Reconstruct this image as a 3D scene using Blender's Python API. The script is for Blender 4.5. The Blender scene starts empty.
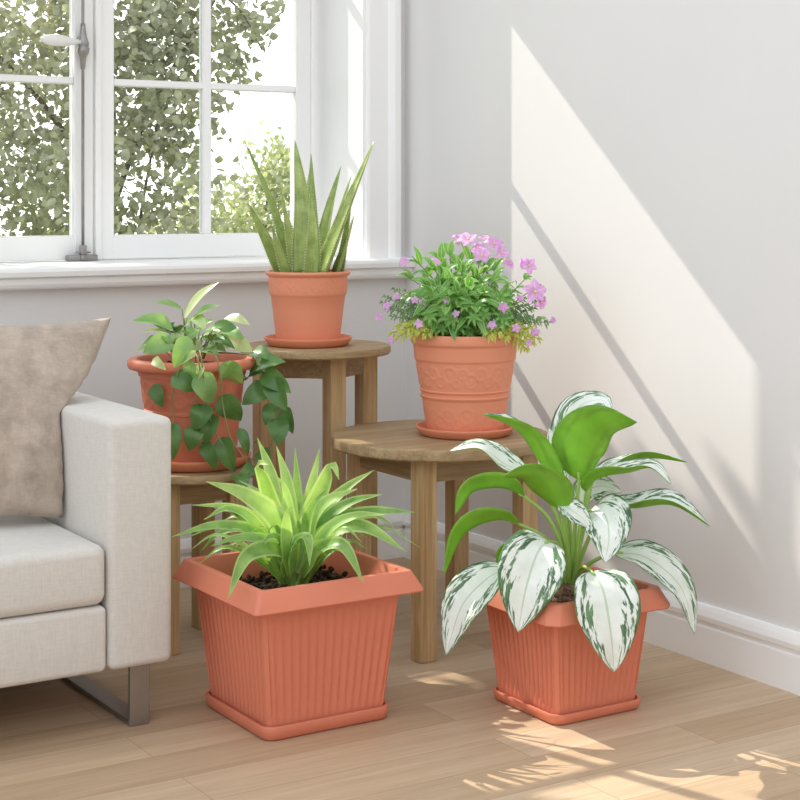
import bpy, bmesh, math, random
from mathutils import Vector, Matrix, noise as mnoise

C = bpy.context.scene.collection
SC = bpy.context.scene
R = math.radians

# ------------------------------------------------------------------ camera, world, sun, exposure
F_PX = 1632.0          # focal length in pixels for an 800 px wide frame
H = 1.05               # camera height
HY = 196.0             # horizon row
CX, CY = -2.56, -4.028 # camera position; the room corner is the origin
EXC, EXS = 0.8456, 0.5338

cam = bpy.data.cameras.new('camera')
cam.sensor_width = 36.0
cam.lens = 36.0 * F_PX / 800.0
cam.shift_y = -(400.0 - HY) / 800.0
cam.clip_end = 300
cam_o = bpy.data.objects.new('camera', cam)
cam_o.location = (CX, CY, H)
cam_o.rotation_euler = (R(90), 0, -math.atan2(EXS, EXC))
C.objects.link(cam_o)
SC.camera = cam_o

SC.view_settings.view_transform = 'Standard'
SC.view_settings.look = 'None'
SC.view_settings.gamma = 1.0
SC.view_settings.use_curve_mapping = False
SC.view_settings.exposure = -0.05
try:
    SC.cycles.use_denoising = True
    SC.cycles.max_bounces = 8
    SC.cycles.transparent_max_bounces = 16
    SC.cycles.caustics_reflective = False
    SC.cycles.caustics_refractive = False
except Exception:
    pass

world = bpy.data.worlds.new('bright_sky')
SC.world = world
world.use_nodes = True
wn = world.node_tree
bg = wn.nodes['Background']
# overcast-bright sky, stronger towards the window side and the left, weaker behind the viewer
tc = wn.nodes.new('ShaderNodeTexCoord')
def lobe(d, f0, f1, c0, c1):
    """sky brightness running from c0 to c1 as the direction nears d"""
    dt = wn.nodes.new('ShaderNodeVectorMath'); dt.operation = 'DOT_PRODUCT'
    dt.inputs[1].default_value = Vector(d).normalized()
    mr = wn.nodes.new('ShaderNodeMapRange'); mr.interpolation_type = 'SMOOTHSTEP'
    mr.inputs['From Min'].default_value = f0; mr.inputs['From Max'].default_value = f1
    rp = wn.nodes.new('ShaderNodeMix'); rp.data_type = 'RGBA'
    rp.inputs[6].default_value = c0 + (1,); rp.inputs[7].default_value = c1 + (1,)
    wn.links.new(tc.outputs['Generated'], dt.inputs[0])
    wn.links.new(dt.outputs['Value'], mr.inputs['Value'])
    wn.links.new(mr.outputs['Result'], rp.inputs[0])
    return rp.outputs[2]
amb = lobe((-0.66, 0.05, 0.75), -0.6, 1.0, (0.46, 0.47, 0.49), (1.46, 1.56, 1.68))
gard = lobe((0.15, 0.95, 0.2), 0.40, 0.75, (0, 0, 0), (2.6, 2.62, 2.62))
mxn = wn.nodes.new('ShaderNodeMix'); mxn.data_type = 'RGBA'; mxn.blend_type = 'LIGHTEN'
mxn.inputs[0].default_value = 1.0
wn.links.new(amb, mxn.inputs[6]); wn.links.new(gard, mxn.inputs[7])
wn.links.new(mxn.outputs[2], bg.inputs['Color'])
bg.inputs['Strength'].default_value = 1.0

SUN_DIR = Vector((1.0, -3.65, -3.31)).normalized()
sun = bpy.data.lights.new('sun', 'SUN')
sun.energy = 6.0
sun.angle = R(0.3)
sun.color = (1.0, 0.93, 0.82)
sun_o = bpy.data.objects.new('sun', sun)
sun_o.rotation_euler = SUN_DIR.to_track_quat('-Z', 'Y').to_euler()
sun_o.location = (-4, 8, 8)
C.objects.link(sun_o)

# ------------------------------------------------------------------ helpers
def lin(r, g, b):
    def f(c):
        c /= 255.0
        return c / 12.92 if c <= 0.04045 else ((c + 0.055) / 1.055) ** 2.4
    return (f(r), f(g), f(b), 1.0)

def cam2w(lat, dep, z):
    return Vector((CX + lat * EXC + dep * EXS, CY - lat * EXS + dep * EXC, z))
def at(px, py, dep):
    return cam2w((px - 400.0) / F_PX * dep, dep, H - (py - HY) / F_PX * dep)
TOCAM_H = Vector((-EXS, -EXC, 0))
RIGHT_H = Vector((EXC, -EXS, 0))
UP = Vector((0, 0, 1))

def newmat(name):
    m = bpy.data.materials.new(name)
    m.use_nodes = True
    nt = m.node_tree
    b = nt.nodes['Principled BSDF']
    return m, nt, b
def N(nt, t, **kw):
    n = nt.nodes.new(t)
    for k, v in kw.items():
        setattr(n, k, v)
    return n
def ramp(nt, fac, stops):
    r = N(nt, 'ShaderNodeValToRGB')
    e = r.color_ramp.elements
    e[0].position, e[0].color = stops[0]
    e[1].position, e[1].color = stops[-1]
    for p, c in stops[1:-1]:
        x = e.new(p); x.color = c
    nt.links.new(fac, r.inputs['Fac'])
    return r.outputs['Color']
def mapping(nt, scale, coord='Object', loc=(0, 0, 0), rot=(0, 0, 0)):
    t = N(nt, 'ShaderNodeTexCoord'); mp = N(nt, 'ShaderNodeMapping')
    mp.inputs['Scale'].default_value = scale
    mp.inputs['Location'].default_value = loc
    mp.inputs['Rotation'].default_value = rot
    nt.links.new(t.outputs[coord], mp.inputs['Vector'])
    return mp.outputs['Vector']
def noise_tex(nt, vec, scale, detail=4, rough=0.55, dist=0.0):
    n = N(nt, 'ShaderNodeTexNoise')
    n.inputs['Scale'].default_value = scale
    n.inputs['Detail'].default_value = detail
    n.inputs['Roughness'].default_value = rough
    n.inputs['Distortion'].default_value = dist
    nt.links.new(vec, n.inputs['Vector'])
    return n.outputs['Fac']
def bump(nt, b, height, strength=0.2, dist=0.01):
    bp = N(nt, 'ShaderNodeBump')
    bp.inputs['Strength'].default_value = strength
    bp.inputs['Distance'].default_value = dist
    nt.links.new(height, bp.inputs['Height'])
    nt.links.new(bp.outputs['Normal'], b.inputs['Normal'])
def mixc(nt, fac, a, b_, mode='MIX'):
    m = N(nt, 'ShaderNodeMix', data_type='RGBA', blend_type=mode)
    for s, v in ((m.inputs[0], fac), (m.inputs[6], a), (m.inputs[7], b_)):
        if isinstance(v, (int, float)): s.default_value = v
        elif isinstance(v, tuple): s.default_value = v
        else: nt.links.new(v, s)
    return m.outputs[2]
def math_n(nt, op, a, b_=None):
    m = N(nt, 'ShaderNodeMath', operation=op)
    for i, v in enumerate((a, b_)):
        if v is None: continue
        if isinstance(v, (int, float)): m.inputs[i].default_value = v
        else: nt.links.new(v, m.inputs[i])
    return m.outputs[0]

def plain(name, col, rough=0.5, var=0.06, scale=6.0, bstr=0.0, bscale=200.0, metal=0.0, spec=0.5):
    m, nt, b = newmat(name)
    v = mapping(nt, (1, 1, 1))
    f = noise_tex(nt, v, scale, 5)
    lo = tuple(c * (1 - var) for c in col[:3]) + (1,)
    hi = tuple(min(1, c * (1 + var)) for c in col[:3]) + (1,)
    nt.links.new(ramp(nt, f, [(0.3, lo), (0.7, hi)]), b.inputs['Base Color'])
    b.inputs['Roughness'].default_value = rough
    b.inputs['Metallic'].default_value = metal
    b.inputs['Specular IOR Level'].default_value = spec
    if bstr:
        bump(nt, b, noise_tex(nt, v, bscale, 3), bstr, 0.002)
    return m

def wood(name, axis, dark, mid, light, rough=0.55, fine=1.0):
    m, nt, b = newmat(name)
    s = [14.0, 14.0, 14.0]; s[axis] = 1.3
    v = mapping(nt, tuple(s))
    s2 = [160.0 * fine] * 3; s2[axis] = 5.0
    v2 = mapping(nt, tuple(s2))
    a = noise_tex(nt, v, 1.6, 5, 0.6, 0.9)
    f = noise_tex(nt, v2, 1.0, 3, 0.6)
    c1 = ramp(nt, a, [(0.28, dark), (0.5, mid), (0.72, light)])
    c2 = ramp(nt, f, [(0.35, (0.74, 0.71, 0.68, 1)), (0.6, (1.04, 1.04, 1.04, 1))])
    nt.links.new(mixc(nt, 0.75, c1, c2, 'MULTIPLY'), b.inputs['Base Color'])
    b.inputs['Roughness'].default_value = rough
    b.inputs['Specular IOR Level'].default_value = 0.3
    bump(nt, b, f, 0.12, 0.002)
    return m

def leafmat(name, col_dark, col_light, trans=0.35, rough=0.42, stripe=True, edge=None, tcol=None):
    m, nt, b = newmat(name)
    uv = N(nt, 'ShaderNodeUVMap')
    sep = N(nt, 'ShaderNodeSeparateXYZ')
    nt.links.new(uv.outputs['UV'], sep.inputs[0])
    v = mapping(nt, (1, 1, 1))
    f = noise_tex(nt, v, 18, 3)
    col = ramp(nt, f, [(0.3, col_dark), (0.7, col_light)])
    d = math_n(nt, 'ABSOLUTE', math_n(nt, 'SUBTRACT', sep.outputs[0], 0.5))
    if stripe:
        rib = math_n(nt, 'LESS_THAN', d, 0.035)
        lite = tuple(min(1, c * 1.5 + 0.02) for c in col_light[:3]) + (1,)
        col = mixc(nt, math_n(nt, 'MULTIPLY', rib, 0.7), col, lite)
    if edge:
        e = math_n(nt, 'GREATER_THAN', d, 0.36)
        col = mixc(nt, math_n(nt, 'MULTIPLY', e, 0.65), col, edge)
    nt.links.new(col, b.inputs['Base Color'])
    b.inputs['Roughness'].default_value = rough
    out = nt.nodes['Material Output']
    tr = N(nt, 'ShaderNodeBsdfTranslucent')
    if tcol: tr.inputs['Color'].default_value = tcol
    else: nt.links.new(mixc(nt, 1.0, col, (1.5, 1.5, 0.8, 1), 'MULTIPLY'), tr.inputs['Color'])
    mx = N(nt, 'ShaderNodeMixShader'); mx.inputs[0].default_value = trans
    nt.links.new(b.outputs[0], mx.inputs[1]); nt.links.new(tr.outputs[0], mx.inputs[2])
    nt.links.new(mx.outputs[0], out.inputs['Surface'])
    return m

def empty(name, loc, label=None, cat=None, group=None, kind=None):
    o = bpy.data.objects.new(name, None)
    o.location = loc
    o.empty_display_size = 0.05
    C.objects.link(o)
    if label: o['label'] = label
    if cat: o['category'] = cat
    if group: o['group'] = group
    if kind: o['kind'] = kind
    return o
def tag(o, label=None, cat=None, group=None, kind=None):
    if label: o['label'] = label
    if cat: o['category'] = cat
    if group: o['group'] = group
    if kind: o['kind'] = kind
    return o
def root_of(o):
    while o.parent: o = o.parent
    return o
def obj(name, bm, mats, parent=None, smooth=True, origin=None, autosmooth=None):
    off = Vector((0, 0, 0))
    if parent is not None: off = root_of(parent).location.copy()
    elif origin is not None: off = Vector(origin)
    if off.length > 0:
        bmesh.ops.translate(bm, verts=bm.verts, vec=-off)
    me = bpy.data.meshes.new(name)
    bm.to_mesh(me); bm.free()
    if not isinstance(mats, (list, tuple)): mats = [mats]
    for m in mats: me.materials.append(m)
    if smooth:
        for p in me.polygons: p.use_smooth = True
        if autosmooth is not None:
            try: me.set_sharp_from_angle(angle=R(autosmooth))
            except Exception: pass
    o = bpy.data.objects.new(name, me)
    C.objects.link(o)
    if parent is not None: o.parent = parent
    elif origin is not None: o.location = origin
    return o

def box(bm, lo, hi, bev=0.0, seg=2):
    r = bmesh.ops.create_cube(bm, size=1.0)
    vs = r['verts']
    lo = Vector(lo); hi = Vector(hi)
    for v in vs:
        v.co = Vector([lo[i] + (v.co[i] + 0.5) * (hi[i] - lo[i]) for i in range(3)])
    if bev > 0:
        es = set()
        for v in vs:
            for e in v.link_edges: es.add(e)
        bmesh.ops.bevel(bm, geom=list(es), offset=bev, segments=seg, affect='EDGES', profile=0.5)
def boxbm(lo, hi, bev=0.0, seg=2):
    bm = bmesh.new(); box(bm, lo, hi, bev, seg); return bm

def prism(bm, prof, axis, a, b_):
    """extrude a closed 2-D profile along an axis: axis 0 -> profile is (y,z), axis 1 -> (x,z)"""
    def P(p, t):
        return (t, p[0], p[1]) if axis == 0 else (p[0], t, p[1])
    va = [bm.verts.new(P(p, a)) for p in prof]
    vb = [bm.verts.new(P(p, b_)) for p in prof]
    n = len(prof)
    for i in range(n):
        bm.faces.new((va[i], va[(i + 1) % n], vb[(i + 1) % n], vb[i]))
    bm.faces.new(va[::-1]); bm.faces.new(vb)
    bmesh.ops.recalc_face_normals(bm, faces=bm.faces)

def lathe(bm, prof, center, seg=96, disp=None):
    """prof: list of (r,z); disp(theta,z,r)->radial offset; closes at r=0"""
    rings = []
    for (r, z) in prof:
        if r < 1e-6:
            rings.append([bm.verts.new((center[0], center[1], center[2] + z))]); continue
        ring = []
        for k in range(seg):
            t = 2 * math.pi * k / seg
            rr = r + (disp(t, z, r) if disp else 0.0)
            ring.append(bm.verts.new((center[0] + rr * math.cos(t), center[1] + rr * math.sin(t), center[2] + z)))
        rings.append(ring)
    for a, b_ in zip(rings[:-1], rings[1:]):
        for k in range(seg):
            k2 = (k + 1) % seg
            if len(a) == 1 and len(b_) == 1: continue
            if len(a) == 1: bm.faces.new((a[0], b_[k2], b_[k]))
            elif len(b_) == 1: bm.faces.new((a[k], a[k2], b_[0]))
            else: bm.faces.new((a[k], a[k2], b_[k2], b_[k]))
    bmesh.ops.recalc_face_normals(bm, faces=bm.faces)

def crom(pts, n):
    """smooth curve through pts, n+1 samples roughly even in arc length"""
    P = [pts[0] * 2 - pts[1]] + list(pts) + [pts[-1] * 2 - pts[-2]]
    dense = []
    for i in range(1, len(P) - 2):
        p0, p1, p2, p3 = P[i - 1], P[i], P[i + 1], P[i + 2]
        for k in range(16):
            t = k / 16.0
            dense.append(0.5 * ((2 * p1) + (p2 - p0) * t + (2 * p0 - 5 * p1 + 4 * p2 - p3) * t * t + (3 * p1 - p0 - 3 * p2 + p3) * t ** 3))
    dense.append(pts[-1].copy())
    L = [0.0]
    for a, b_ in zip(dense[:-1], dense[1:]): L.append(L[-1] + (b_ - a).length)
    out = []; j = 0
    for k in range(n + 1):
        s = L[-1] * k / n
        while j < len(L) - 2 and L[j + 1] < s: j += 1
        d = L[j + 1] - L[j]
        out.append(dense[j].lerp(dense[j + 1], 0 if d < 1e-9 else min(1, (s - L[j]) / d)))
    return out

def tube(bm, pts, r0, r1=None, seg=8, n=None, cap=True):
    if r1 is None: r1 = r0
    path = crom(pts, n or max(6, 5 * (len(pts) - 1))) if len(pts) > 2 else (pts if n is None else [pts[0].lerp(pts[1], i / n) for i in range(n + 1)])
    rings = []
    ref = None
    for i, p in enumerate(path):
        T = (path[min(i + 1, len(path) - 1)] - path[max(i - 1, 0)]).normalized()
        if ref is None:
            ref = Vector((1, 0, 0)) if abs(T.x) < 0.8 else Vector((0, 1, 0))
        a = T.cross(ref).normalized(); b_ = a.cross(T).normalized()
        ref = b_
        r = r0 + (r1 - r0) * i / (len(path) - 1)
        rings.append([bm.verts.new(p + (a * math.cos(2 * math.pi * k / seg) + b_ * math.sin(2 * math.pi * k / seg)) * r) for k in range(seg)])
    for a, b_ in zip(rings[:-1], rings[1:]):
        for k in range(seg):
            bm.faces.new((a[k], a[(k + 1) % seg], b_[(k + 1) % seg], b_[k]))
    if cap:
        bm.faces.new(rings[0][::-1]); bm.faces.new(rings[-1])

def prof_strap(v):  return (min(1, 0.55 + v * 1.6) if v < 0.28 else 1.0) * (1 - max(0, (v - 0.3) / 0.7) ** 1.7) 
def prof_ovate(v):  return max(0.0, math.sin(math.pi * min(1, v ** 0.75)) ** 0.8) * (1.0 if v < .5 else 1 - 0.12 * (v - .5) * 2)
def prof_heart(v):  return max(0.0, (min(1, v / 0.22) ** 0.5) * (1 - max(0, (v - 0.22) / 0.78) ** 2.3))
def prof_lance(v):  return max(0.0, math.sin(math.pi * v ** 0.8)) ** 0.9

def leaf(bm, pts, hw, n0, n1=None, prof=prof_ovate, fold=0.25, nu=6, nv=14, wave=0.0, rng=None, flip=False):
    """a leaf blade along the smooth curve pts; hw half width; n0,n1 the way its upper face looks at base and tip"""
    uvl = bm.loops.layers.uv.verify()
    if n1 is None: n1 = n0
    path = crom(pts, nv)
    ph = rng.uniform(0, 6.28) if rng else 0.0
    rows = []
    for j, p in enumerate(path):
        v = j / nv
        T = (path[min(j + 1, nv)] - path[max(j - 1, 0)]).normalized()
        nn = n0.lerp(n1, v)
        S = T.cross(nn)
        if S.length < 1e-4: S = T.cross(Vector((0.3, 0.2, 1)))
        S.normalize()
        NN = S.cross(T).normalized()
        w = max(hw * prof(v), 0.0004)
        row = []
        for i in range(nu + 1):
            u = -1 + 2 * i / nu
            au = abs(u) ** 1.25
            q = p + S * (u * w * math.cos(fold)) + NN * (au * w * math.sin(fold))
            if wave: q = q + NN * (wave * w * abs(u) * math.sin(ph + 9 * v + (2.0 if u > 0 else 0)))
            row.append(bm.verts.new(q))
        rows.append(row)
    for j in range(nv):
        for i in range(nu):
            f = bm.faces.new((rows[j][i], rows[j][i + 1], rows[j + 1][i + 1], rows[j + 1][i]))
            for lp, (uu, vv) in zip(f.loops, ((i, j), (i + 1, j), (i + 1, j + 1), (i, j + 1))):
                lp[uvl].uv = (uu / nu, vv / nv)

def solid(o, t=0.0012, mo=1):
    md = o.modifiers.new('thickness', 'SOLIDIFY')
    md.thickness = t; md.offset = -1.0
    md.material_offset = mo; md.material_offset_rim = mo
    return o

# ------------------------------------------------------------------ materials
M_wall = plain('painted_wall', lin(232, 230, 228), 0.85, 0.012, 3, 0.06, 90, spec=0.2)
M_white = plain('white_paint', lin(249, 248, 246), 0.4, 0.008, 4)
M_terra = plain('terracotta_plastic', lin(216, 128, 100), 0.52, 0.04, 5, 0.05, 260, spec=0.35)
M_terra2 = plain('terracotta_plastic_pale', lin(232, 150, 118), 0.55, 0.04, 5, 0.05, 260, spec=0.35)
M_steel = plain('brushed_steel', lin(150, 143, 136), 0.35, 0.05, 30, metal=0.85)
M_chrome = plain('old_iron', lin(158, 155, 152), 0.32, 0.08, 30, metal=0.7)
M_porc = plain('white_porcelain', lin(240, 238, 234), 0.2, 0.01, 5)
oak = (lin(150, 122, 88), lin(170, 144, 108), lin(190, 165, 128))
M_oak_x = wood('oak_top', 0, *oak)
M_oak_z = wood('oak_leg', 2, lin(184, 150, 106), lin(204, 173, 128), lin(218, 190, 148))
M_oak_y = wood('oak_apron', 1, *oak)

def fabric(name, col, var, weave=700.0, cloud=None):
    m, nt, b = newmat(name)
    va = mapping(nt, (300, 300, 40)); vb = mapping(nt, (45, 45, 300))
    fa = noise_tex(nt, va, 1.0, 3, 0.6); fb = noise_tex(nt, vb, 1.0, 3, 0.6)
    th = math_n(nt, 'MULTIPLY', math_n(nt, 'ADD', fa, fb), 0.5)
    lo = tuple(c * (1 - var) for c in col[:3]) + (1,); hi = tuple(min(1, c * (1 + var)) for c in col[:3]) + (1,)
    c = ramp(nt, th, [(0.36, lo), (0.62, hi)])
    if cloud:
        v3 = mapping(nt, (1, 1, 1))
        cl = noise_tex(nt, v3, cloud, 6, 0.68, 0.15)
        c = mixc(nt, 0.85, c, ramp(nt, cl, [(0.33, (0.66, 0.64, 0.62, 1)), (0.66, (1.14, 1.14, 1.14, 1))]), 'MULTIPLY')
    nt.links.new(c, b.inputs['Base Color'])
    b.inputs['Roughness'].default_value = 0.95
    b.inputs['Specular IOR Level'].default_value = 0.15
    b.inputs['Sheen Weight'].default_value = 0.25
    bump(nt, b, th, 0.35, 0.002)
    return m
M_linen = fabric('linen_upholstery', lin(212, 207, 199), 0.06)
M_velvet = fabric('mottled_velvet', lin(186, 171, 156), 0.06, cloud=16)

def floor_mat():
    m, nt, b = newmat('oak_laminate')
    v = mapping(nt, (1, 1, 1), loc=(0.37, 0.045, 0))
    br = N(nt, 'ShaderNodeTexBrick')
    br.offset = 0.37; br.offset_frequency = 2; br.squash = 1.0
    br.inputs['Scale'].default_value = 1.0
    br.inputs['Brick Width'].default_value = 0.95
    br.inputs['Row Height'].default_value = 0.128
    br.inputs['Mortar Size'].default_value = 0.0009
    br.inputs['Mortar Smooth'].default_value = 0.3
    br.inputs['Bias'].default_value = 0.0
    br.inputs['Color1'].default_value = (0, 0, 0, 1); br.inputs['Color2'].default_value = (1, 1, 1, 1)
    br.inputs['Mortar'].default_value = (0.5, 0.5, 0.5, 1)
    nt.links.new(v, br.inputs['Vector'])
    tone = ramp(nt, br.outputs['Color'], [(0.0, lin(184, 157, 127)), (0.5, lin(197, 171, 141)), (1.0, lin(209, 185, 157))])
    # grain runs along the planks, shifted from plank to plank
    sh = N(nt, 'ShaderNodeVectorMath', operation='ADD')
    cmb = N(nt, 'ShaderNodeCombineXYZ')
    nt.links.new(math_n(nt, 'MULTIPLY', br.outputs['Color'], 17.0), cmb.inputs[0])
    nt.links.new(math_n(nt, 'MULTIPLY', br.outputs['Color'], 5.0), cmb.inputs[2])
    nt.links.new(mapping(nt, (1.4, 26, 1)), sh.inputs[0]); nt.links.new(cmb.outputs[0], sh.inputs[1])
    g1 = noise_tex(nt, sh.outputs[0], 1.2, 6, 0.62, 0.6)
    g2 = noise_tex(nt, mapping(nt, (7, 330, 1)), 1.0, 3, 0.6)
    c = mixc(nt, 0.8, tone, ramp(nt, g1, [(0.3, (0.80, 0.77, 0.74, 1)), (0.7, (1.1, 1.1, 1.1, 1))]), 'MULTIPLY')
    c = mixc(nt, 0.5, c, ramp(nt, g2, [(0.35, (0.80, 0.78, 0.76, 1)), (0.6, (1.05, 1.05, 1.05, 1))]), 'MULTIPLY')
    c = mixc(nt, math_n(nt, 'MULTIPLY', br.outputs['Fac'], 0.55), c, lin(120, 92, 68))
    nt.links.new(c, b.inputs['Base Color'])
    b.inputs['Roughness'].default_value = 0.5
    b.inputs['Specular IOR Level'].default_value = 0.3
    bump(nt, b, math_n(nt, 'SUBTRACT', g2, br.outputs['Fac']), 0.08, 0.002)
    return m
M_floor = floor_mat()

def glass_mat():
    m, nt, b = newmat('window_glass')
    nt.nodes.remove(b)
    tr = N(nt, 'ShaderNodeBsdfTransparent'); tr.inputs['Color'].default_value = (0.97, 0.98, 0.97, 1)
    gl = N(nt, 'ShaderNodeBsdfGlossy'); gl.inputs['Roughness'].default_value = 0.02
    fr = N(nt, 'ShaderNodeFresnel'); fr.inputs['IOR'].default_value = 1.3
    mx = N(nt, 'ShaderNodeMixShader')
    nt.links.new(fr.outputs[0], mx.inputs[0])
    nt.links.new(tr.outputs[0], mx.inputs[1]); nt.links.new(gl.outputs[0], mx.inputs[2])
    nt.links.new(mx.outputs[0], nt.nodes['Material Output'].inputs['Surface'])
    return m
M_glass = glass_mat()

def soil_mat(name, a, b2, c2):
    m, nt, b = newmat(name)
    f = noise_tex(nt, mapping(nt, (1, 1, 1)), 90, 4, 0.7)
    nt.links.new(ramp(nt, f, [(0.3, a), (0.52, b2), (0.75, c2)]), b.inputs['Base Color'])
    b.inputs['Roughness'].default_value = 0.95
    b.inputs['Specular IOR Level'].default_value = 0.1
    return m
M_soil = soil_mat('potting_soil', lin(30, 24, 22), lin(58, 44, 38), lin(112, 92, 78))
M_soil2 = soil_mat('bark_soil', lin(98, 70, 60), lin(140, 108, 94), lin(178, 150, 134))

# ------------------------------------------------------------------ the room
def struct(name, bm, m, parent=None, smooth=False, **kw):
    o = obj(name, bm, m, parent, smooth=smooth, **kw)
    if parent is None: o['kind'] = 'structure'
    return o

WX0, WX1 = -1.565, -0.14     # window opening
WZ0, WZ1 = 0.84, 2.36
WALL_T = 0.42
struct('floor', boxbm((-5.2, -5.2, -0.05), (0.0, 0.0, 0.0)), M_floor)
bm = bmesh.new()
box(bm, (-5.2, 0, 0), (WX0, WALL_T, 3.6)); box(bm, (WX1, 0, 0), (0.12, WALL_T, 3.6))
box(bm, (WX0, 0, 0), (WX1, WALL_T, WZ0)); box(bm, (WX0, 0, WZ1), (WX1, WALL_T, 3.6))
struct('wall_back', bm, M_wall)
struct('wall_right', boxbm((0.0, -5.2, 0), (0.12, 0.0, 3.6)), M_wall)
# white moulded baseboards
BT = 0.126
bprof = [(0, 0), (-0.020, 0), (-0.020, 0.012), (-0.017, 0.078), (-0.0125, 0.082), (-0.0125, 0.088), (-0.019, 0.093), (-0.020, 0.104), (-0.015, 0.116), (-0.009, BT), (0, BT)]
bm = bmesh.new(); prism(bm, [(p[0], p[1]) for p in bprof], 0, -5.2, -0.0); struct('baseboard_back', bm, M_white)
bm = bmesh.new(); prism(bm, [(p[0], p[1]) for p in bprof], 1, -5.2, -0.02); struct('baseboard_right', bm, M_white)

# window: casing, sill, frame, two sashes, panes and espagnolette bolt
YS = 0.285                   # front face of the sashes
win = empty('window_1', ((WX0 + WX1) / 2, YS, WZ0), kind='structure')
win['label'] = 'white wooden casement window with small panes above the back wall sill'
bm = bmesh.new()
cprof = [(WX1, 0), (WX1, -0.016), (WX1 + 0.008, -0.020), (WX1 + 0.070, -0.020), (WX1 + 0.074, -0.026), (WX1 + 0.086, -0.034), (WX1 + 0.105, -0.034), (WX1 + 0.105, 0)]
def vprism(bm, prof, z0, z1):
    va = [bm.verts.new((x, y, z0)) for x, y in prof]; vb = [bm.verts.new((x, y, z1)) for x, y in prof]
    n = len(prof)
    for i in range(n): bm.faces.new((va[i], va[(i + 1) % n], vb[(i + 1) % n], vb[i]))
    bm.faces.new(va); bm.faces.new(vb[::-1])
    bmesh.ops.recalc_face_normals(bm, faces=bm.faces)
vprism(bm, cprof, 0.87, 2.47)
mp = WX0 + WX1
vprism(bm, [(mp - x, y) for x, y in cprof], 0.87, 2.47)
box(bm, (WX0, -0.020, WZ1), (WX1, 0, WZ1 + 0.11))
struct('trim_1', bm, M_white)
bm = bmesh.new()
sprof = [(YS + 0.06, 0.835), (YS + 0.06, 0.870), (-0.052, 0.870), (-0.058, 0.866), (-0.060, 0.858), (-0.058, 0.846), (-0.050, 0.842), (-0.043, 0.841), (-0.0445, 0.836), (-0.044, 0.826), (-0.040, 0.818), (-0.034, 0.813), (0.0, 0.813), (0.0, 0.835)]
prism(bm, sprof, 0, WX0 - 0.13, -0.001)
sl = struct('trim_2', bm, M_white)
sl['label'] = 'white moulded window sill'
bm = bmesh.new()
fw = 0.022
# lining of the opening
box(bm, (WX1 - 0.004, 0.0, 0.87), (WX1 + 0.0, YS + 0.05, WZ1)); box(bm, (WX0, 0.0, 0.87), (WX0 + 0.004, YS + 0.05, WZ1))
box(bm, (WX0, 0.0, WZ1 - 0.004), (WX1, YS + 0.05, WZ1))
# outer frame around the sashes
box(bm, (WX1 - 0.012, YS + 0.004, 0.87), (WX1 - 0.004, YS + 0.06, WZ1)); box(bm, (WX0 + 0.004, YS + 0.004, 0.87), (WX0 + 0.012, YS + 0.06, WZ1))
box(bm, (WX0, YS + 0.004, WZ1 - 0.03), (WX1, YS + 0.06, WZ1 - 0.004))
obj('window_frame', bm, M_white, win, smooth=False)
Z_ROWS = [0.940, 1.371, 1.826, 2.284]
def sash(x0, x1, gx0, gx1, y0):
    bm = bmesh.new()
    t = 0.045
    zt, zb = 2.33, 0.872
    box(bm, (x0, y0, zb), (gx0, y0 + t, zt), 0.003, 1); box(bm, (gx1, y0, zb), (x1, y0 + t, zt), 0.003, 1)
    box(bm, (gx0 - 0.002, y0 + 0.001, zb), (gx1 + 0.002, y0 + t - 0.001, Z_ROWS[0]), 0.003, 1)
    box(bm, (gx0 - 0.002, y0 + 0.001, Z_ROWS[3]), (gx1 + 0.002, y0 + t - 0.001, zt), 0.003, 1)
    s = obj('sash', bm, M_white, win, smooth=False)
    xm = (gx0 + gx1) / 2
    bm = bmesh.new()
    box(bm, (xm - 0.013, y0 + 0.006, Z_ROWS[0]), (xm + 0.013, y0 + t - 0.006, Z_ROWS[3]), 0.003, 1)
    for z in Z_ROWS[1:3]:
        for a, b_ in ((gx0, xm - 0.0125), (xm + 0.0125, gx1)):
            box(bm, (a, y0 + 0.0065, z - 0.010), (b_, y0 + t - 0.0065, z + 0.010), 0.003, 1)
    obj('muntin', bm, M_white, s, smooth=False)
    for z0, z1 in zip(Z_ROWS[:-1], Z_ROWS[1:]):
        for a, b_ in ((gx0, xm - 0.012), (xm + 0.012, gx1)):
            obj('pane', boxbm((a + 0.001, y0 + 0.020, z0 + 0.001), (b_ - 0.001, y0 + 0.024, z1 - 0.001)), M_glass, s, smooth=False)
sash(-0.848, WX1 - 0.012, -0.786, -0.202, YS + 0.005)
sash(WX0 + 0.012, -0.850, -1.490, -0.905, YS)
# cover strip along the meeting stiles
obj('cover_strip', boxbm((-0.846, YS - 0.008, 0.872), (-0.828, YS + 0.010, 2.33), 0.004, 2), M_white, win, smooth=False)
RX, RY = -0.889, YS - 0.020
bolt = bmesh.new()
tube(bolt, [Vector((RX, RY, 0.885)), Vector((RX, RY, 2.32))], 0.0042, seg=10)
rod = obj('bolt_rod', bolt, M_chrome, win)
bm = bmesh.new()
lathe(bm, [(0, -0.068), (0.0065, -0.068), (0.008, -0.05), (0.010, -0.036), (0.0165, -0.022), (0.018, -0.010), (0.014, -0.008), (0.0165, -0.004), (0.0165, 0.006), (0.014, 0.012), (0.011, 0.022), (0.008, 0.04), (0.0065, 0.058), (0, 0.058)], (RX, RY, 1.470), 20)
box(bm, (RX - 0.010, RY, 1.455), (RX + 0.010, YS, 1.49))
obj('bolt_body', bm, M_chrome, rod)
bm = bmesh.new()
hp = [(0.0, 0.0), (0.0065, 0.001), (0.008, 0.02), (0.0125, 0.035), (0.0160, 0.060), (0.0165, 0.085), (0.0130, 0.108), (0.006, 0.121), (0.0, 0.123)]
lathe(bm, hp, (0, 0, 0), 20)
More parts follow.
